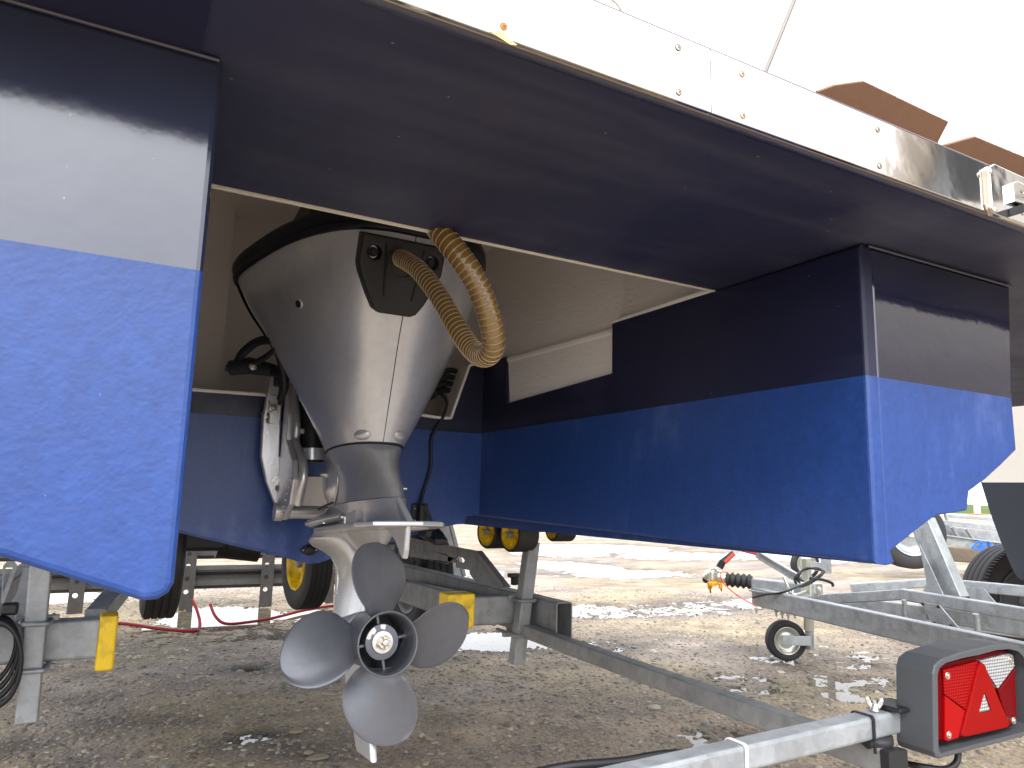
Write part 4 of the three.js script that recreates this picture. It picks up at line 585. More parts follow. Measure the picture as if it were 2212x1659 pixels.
function roller(parent, p, dir, R, w) { // hard rubber roller on a ribbed yellow hub
  const g = sub('keel_roller', parent); g.position.copy(p); const x = dir.clone().normalize(), z = x.clone().cross(V(0, 1, 0)).normalize(); g.quaternion.setFromRotationMatrix(new THREE.Matrix4().makeBasis(x, z.clone().cross(x), z));
  part('tread', spin([[R * 0.84, w * 0.5], [R * 0.95, w * 0.5], [R, w * 0.44], [R, -w * 0.44], [R * 0.95, -w * 0.5], [R * 0.84, -w * 0.5]].map(([r, q]) => [r, q]), 48), M.rubber, g);
  part('hub_disc', spin([[0.001, w * 0.32], [R * 0.6, w * 0.34], [R * 0.8, w * 0.47], [R * 0.85, w * 0.495], [R * 0.85, w * 0.3]]), M.yellow, g);
  for (let i = 0; i < 9; i++) part('hub_rib', rbox(w * 0.1, R * 0.55, R * 0.045, 0.0006, 1).translate(w * 0.36, R * 0.45, 0).rotateX(i / 9 * 6.2832), M.yellow, g);
  part('axle_end', spin([[0.0005, w * 0.56], [R * 0.17, w * 0.55], [R * 0.2, w * 0.5], [R * 0.2, w * 0.2]], 24), M.galvDark, g);
  return g;
}
const LEFT = V(-1, 0, 0);

// ------------------------------------------------------------------ the trailer under the boat
const trailer = thing('boat_trailer', 'galvanised boat trailer under the navy boat with yellow rollers and end caps', 'boat trailer');
{
  const T = trailer, f = 1.9;
  part('cross_beam', bar(V(-0.45, 0.509, -f), V(0.03, 0.5115, -f), 0.05, 0.083, { hollow: 0.004, r: 0.008 }), M.galv, T);
  part('cross_beam', bar(V(0.86, 0.527, -f), V(1.12, 0.524, -f), 0.05, 0.078, { r: 0.008 }), M.galvDark, T);
  part('end_cap', rbox(0.036, 0.115, 0.074, 0.006).translate(0.026, 0.503, -f + 0.002), M.yellow, T);
  const c0 = onF(956, 1282, f - 0.02), c1 = onF(1020, 1350, f - 0.02);
  part('end_cap', rbox(c1.x - c0.x - 0.012, 0.092, 0.07, 0.006).translate((c0.x + c1.x) / 2 + 0.006, (c0.y + c1.y) / 2 - 0.004, -f), M.yellow, T);
  part('keel_beam', bar(onF(1015, 1316, f + 0.02), onF(870, 1275, 2.75), 0.05, 0.078, { r: 0.008, hollow: 0.004 }), M.galvDark, T);
  part('strut', bar(onF(206, 1335, f + 0.03), onF(300, 1225, f + 0.35), 0.045, 0.04, { r: 0.005 }), M.galv, T);
  // adjustable posts with their bolts
  const p0 = onF(58, 1556, f - 0.05), p1 = onF(95, 1160, f - 0.05), q0 = onF(1115, 1434, f - 0.055), q1 = onF(1149, 1170, f - 0.055);
  for (const [a, b, w, m] of [[p0, p1, 0.039, M.galv], [q0, q1, 0.036, M.galvDark]]) {
    part('post', bar(a, b, w, w, { hollow: 0.003, r: 0.004 }), m, T);
    for (const y of [0.556, 0.464]) {
      const t = (y - a.y) / (b.y - a.y), x = mix(a.x, b.x, t), z = mix(a.z, b.z, t), e = w / 2 + 0.006;
      part('u_bolt', tube([V(x - e, y, z - 0.09), V(x - e, y, z), V(x - e + 0.002, y, z + e - 0.003), V(x - e + 0.008, y, z + e), V(x + e - 0.008, y, z + e), V(x + e - 0.002, y, z + e - 0.003), V(x + e, y, z), V(x + e, y, z - 0.09)], 0.0052, 60, 10), m, T);
      part('clamp_plate', rbox(w + 0.04, 0.012, 0.012, 0.002).translate(x, y + (y > 0.5 ? 0.004 : -0.004), z - 0.03), m, T);
    }
  }
  roller(T, at(1122, 1155, 2.07), V(-1, 0, 0.16), 0.048, 0.07); roller(T, at(1071, 1149, 2.16), V(-1, 0, 0.16), 0.048, 0.07); roller(T, at(1212, 1141, 2.3), LEFT, 0.041, 0.07);
  part('roller_axle', [cyl(at(1060, 1147, 2.2), at(1230, 1141, 2.3), 0.009), rbox(0.05, 0.02, 0.12, 0.004).translate(...at(1165, 1140, 2.2).toArray())], M.galvDark, T);
  part('roller_fork', bar(at(1150, 1190, 2.11), at(1150, 1150, 2.14), 0.02, 0.05), M.galvDark, T);
  part('clamp_knob', [cyl(at(1112, 1262, 2.16), at(1112, 1246, 2.16), 0.012), rbox(0.035, 0.012, 0.02, 0.003).translate(...at(1110, 1243, 2.16).toArray())], M.black, T);
  // chassis rail with open end, and the pierced bracket on it
  const rail = bar(V(1.112, 0.507, -1.735), V(1.05, 0.507, -4.6), 0.052, 0.108, { hollow: 0.0035, r: 0.007 });
  part('chassis_rail', rail, M.galvDark, T);
  part('chassis_rail', bar(V(-0.27, 0.507, -1.735), V(-0.2, 0.507, -4.6), 0.052, 0.108, { hollow: 0.0035, r: 0.007 }), M.galvDark, T);
  const X = 1.05, W = l => l.map(([a, b]) => { const p = onX(a, b, X); return [-p.z, p.y]; });
  part('bracket', extX(W([[860, 1158], [1029, 1190], [1089, 1266], [1080, 1268], [1032, 1262], [1014, 1240], [1014, 1232], [985, 1226], [985, 1216], [880, 1202], [860, 1197]]), X, X + 0.006, { holes: [W([[910, 1184], [968, 1199], [966, 1218], [906, 1206]]), W([[986, 1201], [1000, 1205], [1004, 1211], [1000, 1217], [986, 1213], [982, 1206]])] }), M.galvDark, T);
  part('bracket_flange', bar(onX(1030, 1191, X + 0.02), onX(1090, 1268, X + 0.02), 0.04, 0.004, { r: 0.001 }), M.galvDark, T);
  part('bracket', extF(xyF(2.05, [[2, 1302], [7, 1222], [16, 1212], [30, 1212], [38, 1222], [9, 1302]]), 2.045, 2.05, { holes: [xyF(2.05, [[12, 1226], [28, 1226], [6, 1282]])] }), M.galv, T);
  part('bracket', extF(xyF(2.12, [[51, 1226], [34, 1286], [12, 1318], [10, 1360], [50, 1360], [72, 1226]]), 2.12, 2.126), M.galv, T);
  // keel wheels, mudguard and road wheel further forward
  wheel(T, 'keel_wheel', at(662, 1216, 3.0), V(-1, 0, 0.12), 0.182, 0.1, 0.105, M.yellow, M.galvDark, 5);
  wheel(T, 'keel_wheel', at(352, 1204, 2.15), V(-1, 0, 0), 0.172, 0.095, 0.1, M.yellow, M.galvDark, 5);
  part('mudguard', [extF(xyF(3.3, [[890, 1120], [972, 1128], [988, 1180], [1003, 1240], [1004, 1266], [890, 1240]]), 3.3, 3.306), bar(onF(972, 1128, 3.3), onF(1003, 1245, 3.3), 0.012, 0.02)], M.galvNew, T);
  { const h = at(908, 1250, 3.4); wheel(T, 'road_wheel', h, LEFT, 0.24, 0.15, 0.15, M.galvDark, M.galvDark); }
  part('brake_drum', [cyl(onF(470, 1172, 3.2), onF(560, 1182, 3.2), 0.06), rbox(0.2, 0.08, 0.2, 0.02).translate(...onF(430, 1165, 3.2).toArray())], M.black, T);
}
{ // lighting bar at the back, its extension arm and fittings
  const T = trailer, c0 = onF(1620, 1638, 0.705), c1 = onF(1940, 1562, 0.705), sl = (c1.y - c0.y) / (c1.x - c0.x), b0 = V(0.3, c0.y + sl * (0.3 - c0.x), -0.72), b1 = V(1.045, c0.y + sl * (1.045 - c0.x), -0.72);
  part('light_bar', bar(b0, b1, 0.031, 0.031, { hollow: 0.003, r: 0.005 }), M.galv, T);
  const e0 = onX(1215, 1388, 1.04), e1 = onX(1925, 1646, 0.985);
  e0.y = mix(e0.y, 0.47, 0.3); const dd = e0.clone().sub(e1).normalize();
  part('extension_arm', bar(e1, e0.clone().addScaledVector(dd, 0.3), 0.035, 0.034, { hollow: 0.003, r: 0.004 }), M.galvDark, T);
  part('arm_cap', bar(e1.clone().addScaledVector(dd, -0.012), e1.clone().addScaledVector(dd, 0.002), 0.037, 0.036, { r: 0.003 }), M.black, T);
  const s = onF(1893, 1570, 0.72), sx = s.x, ym = b0.y + sl * (sx - 0.3), yb = ym - 0.0155;
  part('rubber_spacer', new THREE.LatheGeometry([[0.001, 0], [0.014, 0], [0.0195, 0.003], [0.0215, 0.012], [0.021, 0.02], [0.001, 0.02]].map(([r, y]) => new THREE.Vector2(r, y - 0.02)), 32).translate(sx, yb, -0.72), M.blackSoft, T);
  part('spacer_nut', [new THREE.CylinderGeometry(0.0125, 0.0135, 0.012, 6).translate(sx + 0.002, yb - 0.027, -0.72)], M.galv, T);
  const wn = sub('wing_nut', T); wn.position.set(sx - 0.001, ym + 0.0172, -0.72); wn.rotation.y = -0.75; wn.scale.setScalar(0.66);
  part('nut_base', new THREE.LatheGeometry([[0.0005, 0.014], [0.006, 0.014], [0.007, 0.008], [0.0095, 0.001], [0.0105, -0.003], [0.001, -0.003]].reverse().map(([r, y]) => new THREE.Vector2(r, y)), 28), M.bare, wn);
  part('stud', new THREE.CylinderGeometry(0.0042, 0.0042, 0.02, 16).translate(0, 0.01, 0), M.bare, wn);
  for (const q of [-1, 1]) part('wing', ext([[0.004, 0.002], [0.010, 0.004], [0.0165, 0.013], [0.0185, 0.022], [0.016, 0.0275], [0.011, 0.026], [0.0075, 0.018], [0.004, 0.01]].map(([x, y]) => [x * q, y]), 0.005, { bevel: 0.0018, seg: 3 }).translate(0, 0, -0.0025), M.bare, wn);
  const loop = (x, mat, w) => { const h = 0.0178, y = mix(b0.y, b1.y, (x - b0.x) / (b1.x - b0.x)); const pts = rrect(2 * h, 2 * h, 0.006, 4); return ext(pts, w, { holes: [rrect(2 * h - 0.003, 2 * h - 0.003, 0.005, 4)] }).rotateY(Math.PI / 2).translate(x, y, -0.72); };
  const zx = onF(1862, 1570, 0.72).x;
  part('zip_tie', [loop(zx, null, 0.005), rbox(0.008, 0.008, 0.007, 0.001).translate(zx + 0.002, ym - 0.021, -0.708), rbox(0.003, 0.012, 0.004, 0.0008).translate(zx + 0.004, ym - 0.027, -0.704)], M.black, T);
  part('zip_tie', loop(onF(1588, 1640, 0.72).x, null, 0.005), M.white, T);
  part('lead', tube([onF(1120, 1678, 0.77), onF(1230, 1656, 0.76), onF(1340, 1646, 0.755), onF(1440, 1630, 0.752), onF(1520, 1632, 0.75), onF(1600, 1640, 0.748)], 0.0058, 60, 8), M.black, T);
  part('lead', tube([onF(1880, 1600, 0.745), onF(1905, 1622, 0.745), onF(1945, 1645, 0.73), onF(1990, 1656, 0.7), onF(2040, 1662, 0.685), onF(2064, 1650, 0.68), onF(2070, 1630, 0.68), onF(2068, 1615, 0.68)], 0.0048, 60, 8), M.black, T);
  // tail lamp in its deep plastic hood
  const k = sub('tail_light', T), f = 0.655, W = l => xyF(f, l);
  const outer = W([[2023, 1637], [2019, 1625], [2016, 1455], [2021, 1436], [2036, 1423], [2075, 1409], [2115, 1399], [2155, 1391], [2184, 1391], [2204, 1397], [2217, 1410], [2226, 1440], [2232, 1570], [2226, 1586], [2212, 1592], [2040, 1637], [2030, 1640]]);
  const cx = outer.reduce((a, p) => a + p[0], 0) / outer.length, cy = outer.reduce((a, p) => a + p[1], 0) / outer.length;
  const inn = outer.map(([x, y]) => { const dx = x - cx, dy = y - cy, l = Math.hypot(dx, dy); return [cx + dx * (l - 0.0075) / l, cy + dy * (l - 0.0075) / l]; });
  part('hood', extF(outer, f, f + 0.056, { bevel: 0.0025, seg: 3, holes: [inn] }), M.plastic, k);
  part('hood_back', extF(inn, f + 0.03, f + 0.05), M.plasticIn, k);
  part('mount_foot', rbox(0.05, 0.006, 0.05, 0.002).translate(b1.x - 0.02, b1.y + 0.0195, -0.715), M.black, k);
  const lf = 0.667, LW = (l, g = lf) => xyF(g, l);
  part('lens_body', extF(LW([[2034, 1600], [2028, 1446], [2034, 1438], [2100, 1422], [2172, 1404], [2188, 1410], [2196, 1420], [2200, 1560], [2194, 1570], [2046, 1607]]), lf + 0.004, lf + 0.036, { bevel: 0.002 }), M.lensDeep, k);
  part('lens_indicator', extF(LW([[2038, 1447], [2112, 1428], [2085, 1533], [2040, 1500]]), lf - 0.001, lf + 0.006, { bevel: 0.0012 }), M.lensRed, k);
  part('lens_brake', extF(LW([[2040, 1502], [2084, 1535], [2070, 1594], [2046, 1602], [2040, 1598]]), lf - 0.001, lf + 0.006, { bevel: 0.0012 }), M.lensPlain, k);
  part('lens_reverse', extF(LW([[2115, 1427], [2178, 1411], [2188, 1415], [2191, 1440], [2155, 1488]]), lf - 0.001, lf + 0.006, { bevel: 0.0012 }), M.lensClear, k);
  part('lens_fog', extF(LW([[2192, 1443], [2196, 1556], [2190, 1564], [2178, 1568], [2156, 1491]]), lf - 0.001, lf + 0.006, { bevel: 0.0012 }), M.lensDeep, k);
  part('reflector_triangle', extF(LW([[2110, 1434], [2116, 1430], [2122, 1434], [2175, 1562], [2172, 1570], [2166, 1572], [2080, 1591], [2074, 1588], [2074, 1582]]), lf - 0.004, lf + 0.005, { bevel: 0.0015, holes: [LW([[2121, 1490], [2137, 1535], [2107, 1541]])] }), M.lensTri, k);
  part('clear_triangle', extF(LW([[2121, 1492], [2136, 1534], [2108, 1540]]), lf - 0.0025, lf + 0.004, { bevel: 0.001 }), M.lensClear, k);
  for (const [px, py] of [[2047, 1460], [2050, 1588], [2182, 1425], [2190, 1557]]) { const q = onF(px, py, lf - 0.0008); part('screw', [new THREE.TorusGeometry(0.0042, 0.0012, 8, 24).translate(q.x, q.y, q.z), new THREE.SphereGeometry(0.0028, 14, 8).scale(1, 1, 0.5).translate(q.x, q.y, q.z + 0.0012)], M.screw, k); }
}
{
  const g = thing('cable_coil', 'coil of black cable hanging on the trailer beam at the left edge', 'cable'), c = onF(-14, 1408, 1.845);
  for (let i = 0; i < 4; i++) part('loop', new THREE.TorusGeometry(0.05 + 0.004 * i, 0.0055, 8, 48).scale(0.72, 1.28, 1).rotateY(0.25 - 0.16 * i).rotateZ(0.06 * i - 0.1).translate(c.x + 0.003 * i, c.y - 0.006 * i, c.z + 0.011 * i), M.black, g);
  part('plug', rbox(0.03, 0.024, 0.03, 0.006).translate(c.x + 0.018, c.y + 0.083, c.z), M.black, g);
}
{
  const G = (px, py, h = 0.008) => { const p = onY(px, py, h); p.y = Math.max(h, groundH(p.x, p.z) + 0.007); return p; };
  tag(part('red_cable', [tube([G(-60, 1345), G(90, 1345), G(255, 1347), G(340, 1358), G(415, 1364), G(430, 1357), at(431, 1340, 4.62), at(425, 1318, 4.7), at(415, 1296, 4.8)], 0.0095, 90, 8), tube([at(454, 1306, 4.85), at(465, 1331, 4.75), G(486, 1347), G(530, 1345), G(590, 1335), G(660, 1318), G(725, 1308), G(840, 1296)], 0.0095, 90, 8)], M.redCable), 'dark red cable trailing over the wet ground under the boat', 'cable');
}
{ // crash barrier at the yard's edge, to the left behind the boat
  const b = thing('guard_rail', 'weathered double steel crash barrier on posts behind the boat', 'barrier');
  const prof = (y, s) => [[0, y - 0.15], [0.035, y - 0.13], [0.05, y - 0.1], [0.045, y - 0.07], [0.012, y - 0.03], [0.012, y + 0.03], [0.045, y + 0.07], [0.05, y + 0.1], [0.035, y + 0.13], [0, y + 0.15]].map(([d, h]) => [6 - d * 0.9, y + (h - y) * s]);
  const prof2 = (y, s) => { const a = prof(y, s); return [...a, ...a.slice().reverse().map(([f, h]) => [f + 0.006, h])]; };
  for (const y of [0.21, 0.425]) part('beam', extX(prof2(y, 0.56), -3, 2.6), M.galvOld, b);
  for (const px of [-180, 165, 402, 572, 705]) { const p = onF(px, 1300, 5.93); const holes = []; for (let y = 0.12; y < 0.62; y += 0.09) holes.push(circ(p.x - 0.012, y, 0.017, 12)); part('post', [extF([[p.x - 0.05, -0.05], [p.x + 0.035, -0.05], [p.x + 0.035, 0.66], [p.x - 0.05, 0.66]], 5.885, 5.892, { holes }), extF([[p.x + 0.035, -0.05], [p.x + 0.042, -0.05], [p.x + 0.042, 0.66], [p.x + 0.035, 0.66]], 5.885, 5.94)], M.galvOld, b); }
}
// ------------------------------------------------------------------ the empty trailer to the right
{
  const T = thing('empty_trailer', 'empty galvanised trailer with jockey wheel and drawbar standing right of the navy boat', 'trailer');
  const A = at(1632, 1288, 4.16), B = at(2275, 1432, 2.5), ax = B.clone().sub(A).setY(0).normalize(), n = ax.clone().cross(V(0, 1, 0)).normalize(); if (n.dot(vF) > 0) n.negate();
  const on = (p, q, c) => c > 2170 ? q.clone().addScaledVector(q.clone().sub(p).normalize(), 1.6) : q; // the members run on beyond the frame
  const b = (name, a, d, c, e, w, h, m = M.galv) => part(name, bar(at(...a, d), on(at(...a, d), at(...c, e), c[0]), w, h, { hollow: 0.004, r: 0.006 }), m, T);
  part('drawbar', bar(A, on(A, B, 2275), 0.045, 0.098, { r: 0.007, hollow: 0.004 }), M.galv, T);
  b('drawbar', [1640, 1284], 4.28, [2180, 1352], 3.55, 0.045, 0.095);
  b('drawbar_head', [1628, 1263], 4.2, [1765, 1279], 3.98, 0.085, 0.075);
  part('head_flange', bar(at(1630, 1275, 4.15), at(1745, 1290, 3.9), 0.11, 0.008, { r: 0.002 }), M.galv, T);
  b('side_rail', [1774, 1295], 3.9, [1953, 1284], 3.55, 0.04, 0.052); b('side_rail', [1951, 1284], 3.55, [2290, 1340], 2.8, 0.04, 0.055);
  b('side_rail', [1838, 1270], 4.3, [2020, 1258], 4.15, 0.04, 0.05); b('side_rail', [2018, 1259], 4.15, [2290, 1284], 3.6, 0.04, 0.056);
  b('cross_member', [1850, 1305], 3.9, [2005, 1325], 3.6, 0.05, 0.07); b('cross_member', [1995, 1320], 3.7, [2300, 1372], 3.0, 0.05, 0.075);
  const pl = at(2030, 1330, 3.18);
  part('web_plate', plateOn([[1990, 1300], [2031, 1307], [2074, 1358], [2017, 1349]], pl, n, 0.006), M.galv, T);
  for (const [px, py] of [[1993, 1304], [2027, 1310], [2019, 1346], [2055, 1352]]) { const q = onPl(px, py, pl.clone().addScaledVector(n, 0.007), n); part('bolt_hole', new THREE.SphereGeometry(0.0075, 12, 8).translate(q.x, q.y, q.z), M.black, T); }
  part('web_plate', plateOn([[2083, 1268], [2127, 1272], [2156, 1306], [2102, 1299]], at(2110, 1285, 3.75), n, 0.006), M.galv, T);
  part('winch_post', [bar(at(1993, 1128, 3.62), at(2064, 1296, 3.42), 0.055, 0.118, { r: 0.004, up: n.clone().negate().cross(V(0, 1, 0)) })], M.galvNew, T);
  part('post_gusset', plateOn([[1988, 1176], [2042, 1290], [1985, 1290], [1997, 1275], [2004, 1262], [2002, 1248]], at(2010, 1250, 3.5), n, 0.006), M.galv, T);
  part('spacer_tube', [cyl(at(1953, 1296, 3.5), at(1956, 1332, 3.5), 0.011)], M.galv, T); part('spacer_tube', [cyl(at(2108, 1326, 3.1), at(2112, 1362, 3.1), 0.013)], M.galv, T);
  for (const px of [1700, 1712]) part('u_bolt', tube([at(px, 1326, 3.9), at(px + 0.5, 1290, 3.9), at(px + 1, 1277, 3.92), at(px + 5, 1275, 3.98)], 0.0048, 30, 8), M.zinc, T);
  for (const [px, py] of [[1634, 1319], [1677, 1326], [1690, 1330], [1703, 1333], [1717, 1331]]) part('nut', [cyl(at(px, py - 5, 3.95), at(px, py + 6, 3.95), 0.007, 0.005, 6), cyl(at(px, py - 6, 3.95), at(px, py - 3, 3.95), 0.011, 0.011, 12)], M.zinc, T);
  // coupling head, brake handle, bellows, handbrake lever
  const k = sub('coupling', T), D = 4.24;
  part('coupling_body', [cyl(at(1578, 1252, D), at(1548, 1245, D + 0.02), 0.026, 0.034, 20), rbox(0.09, 0.06, 0.07, 0.016, 3).translate(...at(1541, 1243, D + 0.02).toArray()), new THREE.SphereGeometry(0.036, 20, 14).scale(1, 0.8, 1).translate(...at(1531, 1246, D + 0.02).toArray())], M.zinc, k);
  part('coupling_hoop', tube([at(1533, 1259, D - 0.04), at(1529, 1240, D - 0.05), at(1533, 1231, D - 0.03), at(1543, 1229, D), at(1549, 1233, D + 0.03)], 0.006, 30, 8), M.zinc, k);
  part('coupling_tip', new THREE.SphereGeometry(0.024, 16, 12).translate(...at(1526, 1251, D + 0.02).toArray()), M.black, k);
  part('handle_grip', [cyl(at(1554, 1226, D), at(1562, 1212, D), 0.021, 0.019), cyl(at(1561, 1213, D), at(1585, 1194, D), 0.0165, 0.015)], M.black, k);
  part('handle_pad', bar(at(1566, 1215, D - 0.016), at(1587, 1196, D - 0.016), 0.02, 0.022, { r: 0.008 }), M.redHandle, k);
  const bl = []; for (let i = 0; i <= 24; i++) { const t = i / 24; bl.push(new THREE.Vector2(0.037 + 0.0065 * Math.cos(t * 4.5 * 2 * Math.PI + 3), t * 0.14)); }
  part('bellows', new THREE.LatheGeometry(bl, 36).rotateX(Math.PI / 2).applyMatrix4(basis(at(1625, 1257, 4.18), at(1575, 1252, 4.24))), M.blackSoft, k);
  part('plug_lock', [rbox(0.1, 0.022, 0.03, 0.006).rotateY(0.5).translate(...at(1541, 1261, D - 0.04).toArray()), cyl(at(1532, 1258, D - 0.04), at(1534, 1272, D - 0.04), 0.012), cyl(at(1556, 1260, D - 0.03), at(1557, 1271, D - 0.03), 0.011)], M.amber, k);
  part('plug_pin', cyl(at(1534, 1271, D - 0.04), at(1535, 1281, D - 0.04), 0.0055, 0.004, 10), M.screwDark, k); part('plug_pin', cyl(at(1557, 1270, D - 0.03), at(1559, 1277, D - 0.03), 0.0055, 0.004, 10), M.screwDark, k);
  part('breakaway_cable', tube([at(1572, 1237, D - 0.02), at(1560, 1236, D - 0.04), at(1556, 1243, D - 0.05), at(1565, 1262, D - 0.05), at(1590, 1284, 4.15), at(1618, 1301, 4.1), at(1634, 1309, 4.08)], 0.0036, 50, 6), M.orangeCable, k);
  part('brake_lever', [bar(at(1636, 1196, 4.2), at(1735, 1256, 4.05), 0.03, 0.046, { r: 0.004 }), bar(at(1642, 1195, 4.17), at(1737, 1251, 4.02), 0.008, 0.012)], M.galvNew, k);
  part('lever_grip', bar(at(1604, 1187, 4.24), at(1640, 1196, 4.2), 0.03, 0.028, { r: 0.01 }), M.redHandle, k);
  // jockey wheel in its clamp
  const j = sub('jockey_wheel', T), JD = 4.02, tn = V(-0.5, 0, 1).normalize();
  part('tube', [cyl(at(1741, 1205, JD), at(1748, 1360, JD), 0.027, 0.027, 24)], M.zinc, j); part('inner_tube', cyl(at(1748, 1350, JD), at(1750, 1402, JD), 0.022, 0.022, 24), M.galvNew, j);
  part('clamp', [rbox(0.09, 0.085, 0.09, 0.012).translate(...at(1748, 1274, JD - 0.02).toArray()), rbox(0.07, 0.06, 0.02, 0.008).translate(...at(1766, 1272, JD - 0.05).toArray())], M.zinc, j);
  part('clamp_bolt', hexbolt(at(1769, 1272, JD - 0.07), tn, 0.009, 0.012), M.zinc, j);
  part('clamp_handle', tube([at(1693, 1246, 3.95), at(1700, 1262, 3.93), at(1708, 1281, 3.92), at(1722, 1284, 3.92), at(1740, 1278, 3.95)], 0.008, 30, 8), M.zinc, j);
  part('wheel_arm', bar(at(1690, 1383, JD - 0.06), at(1752, 1385, JD - 0.03), 0.006, 0.05, { r: 0.002 }), M.galvNew, j);
  const wc = at(1697, 1379, 4.06); wc.y = 0.105;
  const w = wheel(T, 'jockey_tyre', wc, tn, 0.107, 0.06, 0.072, M.zinc, M.screwDark);
  part('lead', [0, 1, 2].map(i => tube([at(1720 + i * 8, 1262 - i * 3, 3.92), at(1717 + 4 * i, 1248, 3.92), at(1735 + 2 * i, 1232 - i * 2, 3.93), at(1765 + i * 3, 1227 + i * 2, 3.95), at(1776 + i * 2, 1237, 3.94), at(1755, 1252 + i * 3, 3.9), at(1722 + i * 5, 1268, 3.88), at(1690, 1280, 3.9), at(1655, 1284 + i, 4.0), at(1627, 1291, 4.1)].slice(0, i ? 7 : 10), 0.0055, 60, 8)), M.black, T);
  part('lead', tube([at(1750, 1250, 3.9), at(1775, 1252, 3.92), at(1796, 1259, 3.95), at(1800, 1266, 3.95)], 0.008, 30, 8), M.black, T);
  const hub = at(2200, 1299, 4.4); hub.y = 0.315;
  const rw = wheel(T, 'road_wheel', hub, V(-0.35, 0, 1), 0.325, 0.19, 0.2, M.plastic, M.zinc);
  const cut = []; for (let i = 0; i < 90; i++) cut.push(rbox(0.05, 0.01, 0.006, 0.001, 1).translate(0.085, 0.316, 0).rotateX(i / 90 * 6.2832)); part('tread_block', cut, M.rubber, rw).userData.kind = 'stuff';
}
{ // trailer in the far background
  const T = thing('side_rail_trailer', 'far galvanised trailer with flat side rails and a blue mark, behind the right stern', 'trailer'), d = 9.3;
  const b = (n, x0, y0, x1, y1, w, h, m = M.galvNew, e = d) => part(n, bar(at(x0, y0, e), at(x1, y1, e - 0.3), w, h, { r: 0.004 }), m, T);
  b('lower_beam', 2000, 1161, 2200, 1190, 0.06, 0.115); b('beam_lip', 2000, 1151, 2200, 1178, 0.1, 0.018); b('top_rail', 1990, 1124, 2200, 1146, 0.07, 0.062); b('far_rail', 2040, 1114, 2220, 1126, 0.05, 0.04, M.galv, d + 0.8);
  const p0 = at(2080, 1150, d + 0.02), n = vR.clone().cross(V(0, 1, 0)).normalize(); if (n.dot(vF) > 0) n.negate();
  for (const l of [[[2022, 1134], [2055, 1136], [2068, 1158], [2024, 1155]], [[2056, 1139], [2086, 1142], [2101, 1164], [2070, 1160]], [[2092, 1142], [2180, 1152], [2180, 1172], [2108, 1165]]]) part('side_panel', plateOn(l, p0, n, 0.01), M.galv, T);
  for (const [x0, y0, x1, y1] of [[2056, 1139, 2070, 1160], [2086, 1142, 2102, 1165], [2040, 1105, 2048, 1128]]) part('brace', bar(at(x0, y0, d - 0.05), at(x1, y1, d - 0.05), 0.03, 0.03), M.galvNew, T);
  const q0 = at(2130, 1181, d - 0.26), st = (a, c) => bar(onPl(...a, q0, n), onPl(...c, q0, n), 0.012, 0.022, { r: 0.003 });
  part('blue_mark', [[[2112, 1170], [2100, 1184]], [[2100, 1184], [2122, 1189]], [[2112, 1170], [2124, 1172]], [[2120, 1174], [2132, 1175]], [[2118, 1179], [2130, 1180]], [[2116, 1184], [2128, 1185]], [[2120, 1174], [2116, 1184]], [[2136, 1176], [2152, 1190]], [[2154, 1176], [2134, 1190]], [[2136, 1170], [2142, 1176]], [[2150, 1172], [2160, 1174]], [[2158, 1178], [2164, 1184]], [[2128, 1190], [2136, 1186]]].map(([a, c]) => st(a, c)), M.blue, T);
  part('post', bar(at(2030, 1126, d), at(2030, 1176, d), 0.05, 0.05), M.galvNew, T);
  wheel(T, 'road_wheel', at(1962, 1152, 9.2), n, 0.43, 0.24, 0.27, M.galvNew, M.white);
  tag(part('concrete_kerb', bar(at(1990, 1191, 9.7), at(2260, 1212, 9.7), 0.3, 0.19, { r: 0.02 }), M.concrete), 'low brown concrete block under the far trailer', 'kerb');
}
{ // a lone jockey wheel behind the empty trailer
  const t = thing('jockey_wheel', 'lone small jockey wheel behind the coil of cable on the empty trailer', 'wheel'), d = 6.1;
  wheel(t, 'wheel', at(1739, 1219, d), V(-0.35, 0, 1), 0.118, 0.07, 0.085, M.zinc, M.galv);
  part('fork', [bar(at(1745, 1222, d - 0.1), at(1788, 1226, d - 0.1), 0.008, 0.07), rbox(0.07, 0.12, 0.05, 0.006).translate(...at(1785, 1222, d - 0.1).toArray())], M.galv, t);
  part('tube', cyl(at(1783, 1120, d), at(1784, 1220, d), 0.03), M.galvNew, t);
}
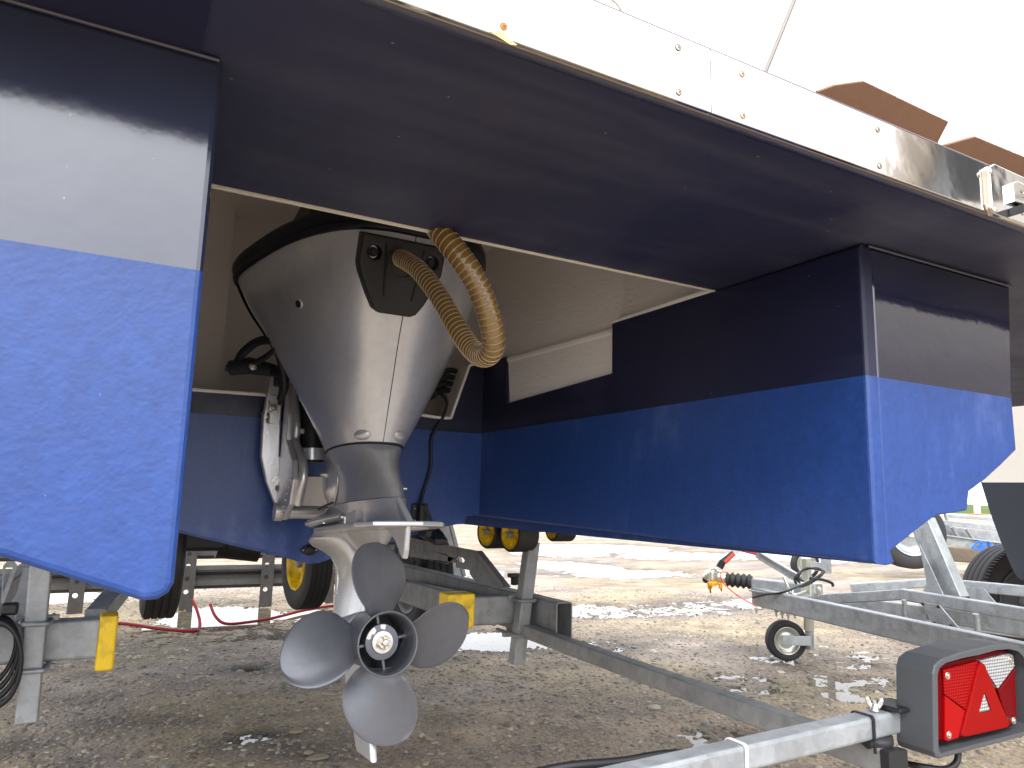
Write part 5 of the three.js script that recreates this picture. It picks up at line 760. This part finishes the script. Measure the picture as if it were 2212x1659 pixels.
{ // bow of the next boat
  const B = thing('neighbour_boat', 'cream boat with dark grey bottom, its bow showing at the right edge', 'boat');
  const stem = [[1985, 640], [2020, 760], [2060, 900], [2100, 1000], [2119, 1042], [2140, 1110], [2162, 1170], [2186, 1226], [2196, 1244], [2206, 1252]];
  const d = V(0.62, 0, 0.78).normalize(), sd = V(0, 1, 0).cross(d).normalize(), p0 = at(2119, 1042, 4.0), nn = d.clone().cross(V(0, 1, 0)).normalize();
  const S = stem.map(([a, b]) => onPl(a, b, p0, nn)), yk = S[S.length - 1].y, yt = S[0].y;
  const side = q => S.map(p => { const h = (p.y - yk) / (yt - yk), r = []; for (let i = 0; i <= 24; i++) { const u = 3.2 * (i / 24) ** 1.6, w = (0.08 + 0.9 * Math.pow(h, 0.6)) * (1 - Math.exp(-u * 0.75)); r.push(p.clone().addScaledVector(d, u).addScaledVector(sd, q * w)); } return r; });
  for (const q of [-1, 1]) { const g = loft(side(q), { close: false, caps: false }), [lo, hi] = splitY(g, p0.y); part('hull_bottom', lo, M.hullGrey, B); part('hull_side', hi, M.hullCream, B); }
  part('boot_line', tube(side(1).length ? S.slice(4, 5).concat([p0.clone().addScaledVector(d, 0.02)]) : [], 0.004, 4, 6), M.hullGrey, B);
}

{ // boat standing to the right of the photographer, mirrored in the steel plate
  const B = thing('cabin_boat', 'cream cabin boat with dark windows, seen only mirrored in the steel plate at right', 'boat');
  B.position.set(4.1, 0, 2.7); B.rotation.y = Math.atan2(2.7, 1.7) - 0.1; // its length runs along local x
  const ring = (x, w, y0, y1) => [[-w * 0.15, y0], [w * 0.15, y0], [w * 0.85, y0 + (y1 - y0) * 0.35], [w, y1], [-w, y1], [-w * 0.85, y0 + (y1 - y0) * 0.35]].map(([z, y]) => V(x, y, z));
  part('hull', loft([ring(0.0, 0.3, 1.9, 2.35), ring(0.3, 0.7, 1.0, 2.4), ring(1.2, 1.0, 0.75, 2.3), ring(5.5, 1.1, 0.7, 2.25)]), M.hullCream, B);
  const cab = (x0, x1, w, y0, y1, r, n, m) => part(n, rbox(x1 - x0, y1 - y0, w, r, 5).translate((x0 + x1) / 2, (y0 + y1) / 2, 0), m, B);
  cab(0.35, 5.0, 1.7, 2.0, 2.62, 0.18, 'cabin_side', M.hullCream); cab(0.95, 4.7, 1.66, 2.5, 3.1, 0.1, 'cabin_window', M.black); cab(0.7, 4.9, 1.7, 3.04, 3.3, 0.1, 'cabin_roof', M.hullCream);
  for (const x of [1.3, 2.3, 3.4, 4.6]) cab(x - 0.06, x + 0.06, 1.69, 2.55, 3.1, 0.02, 'window_post', M.hullCream);
  for (const x of [0.8, 4.2]) part('stand', bar(V(x, 0, 0), V(x, 0.95, 0), 0.12, 0.8), M.galvDark, B);
}

renderer.render(scene, camera);
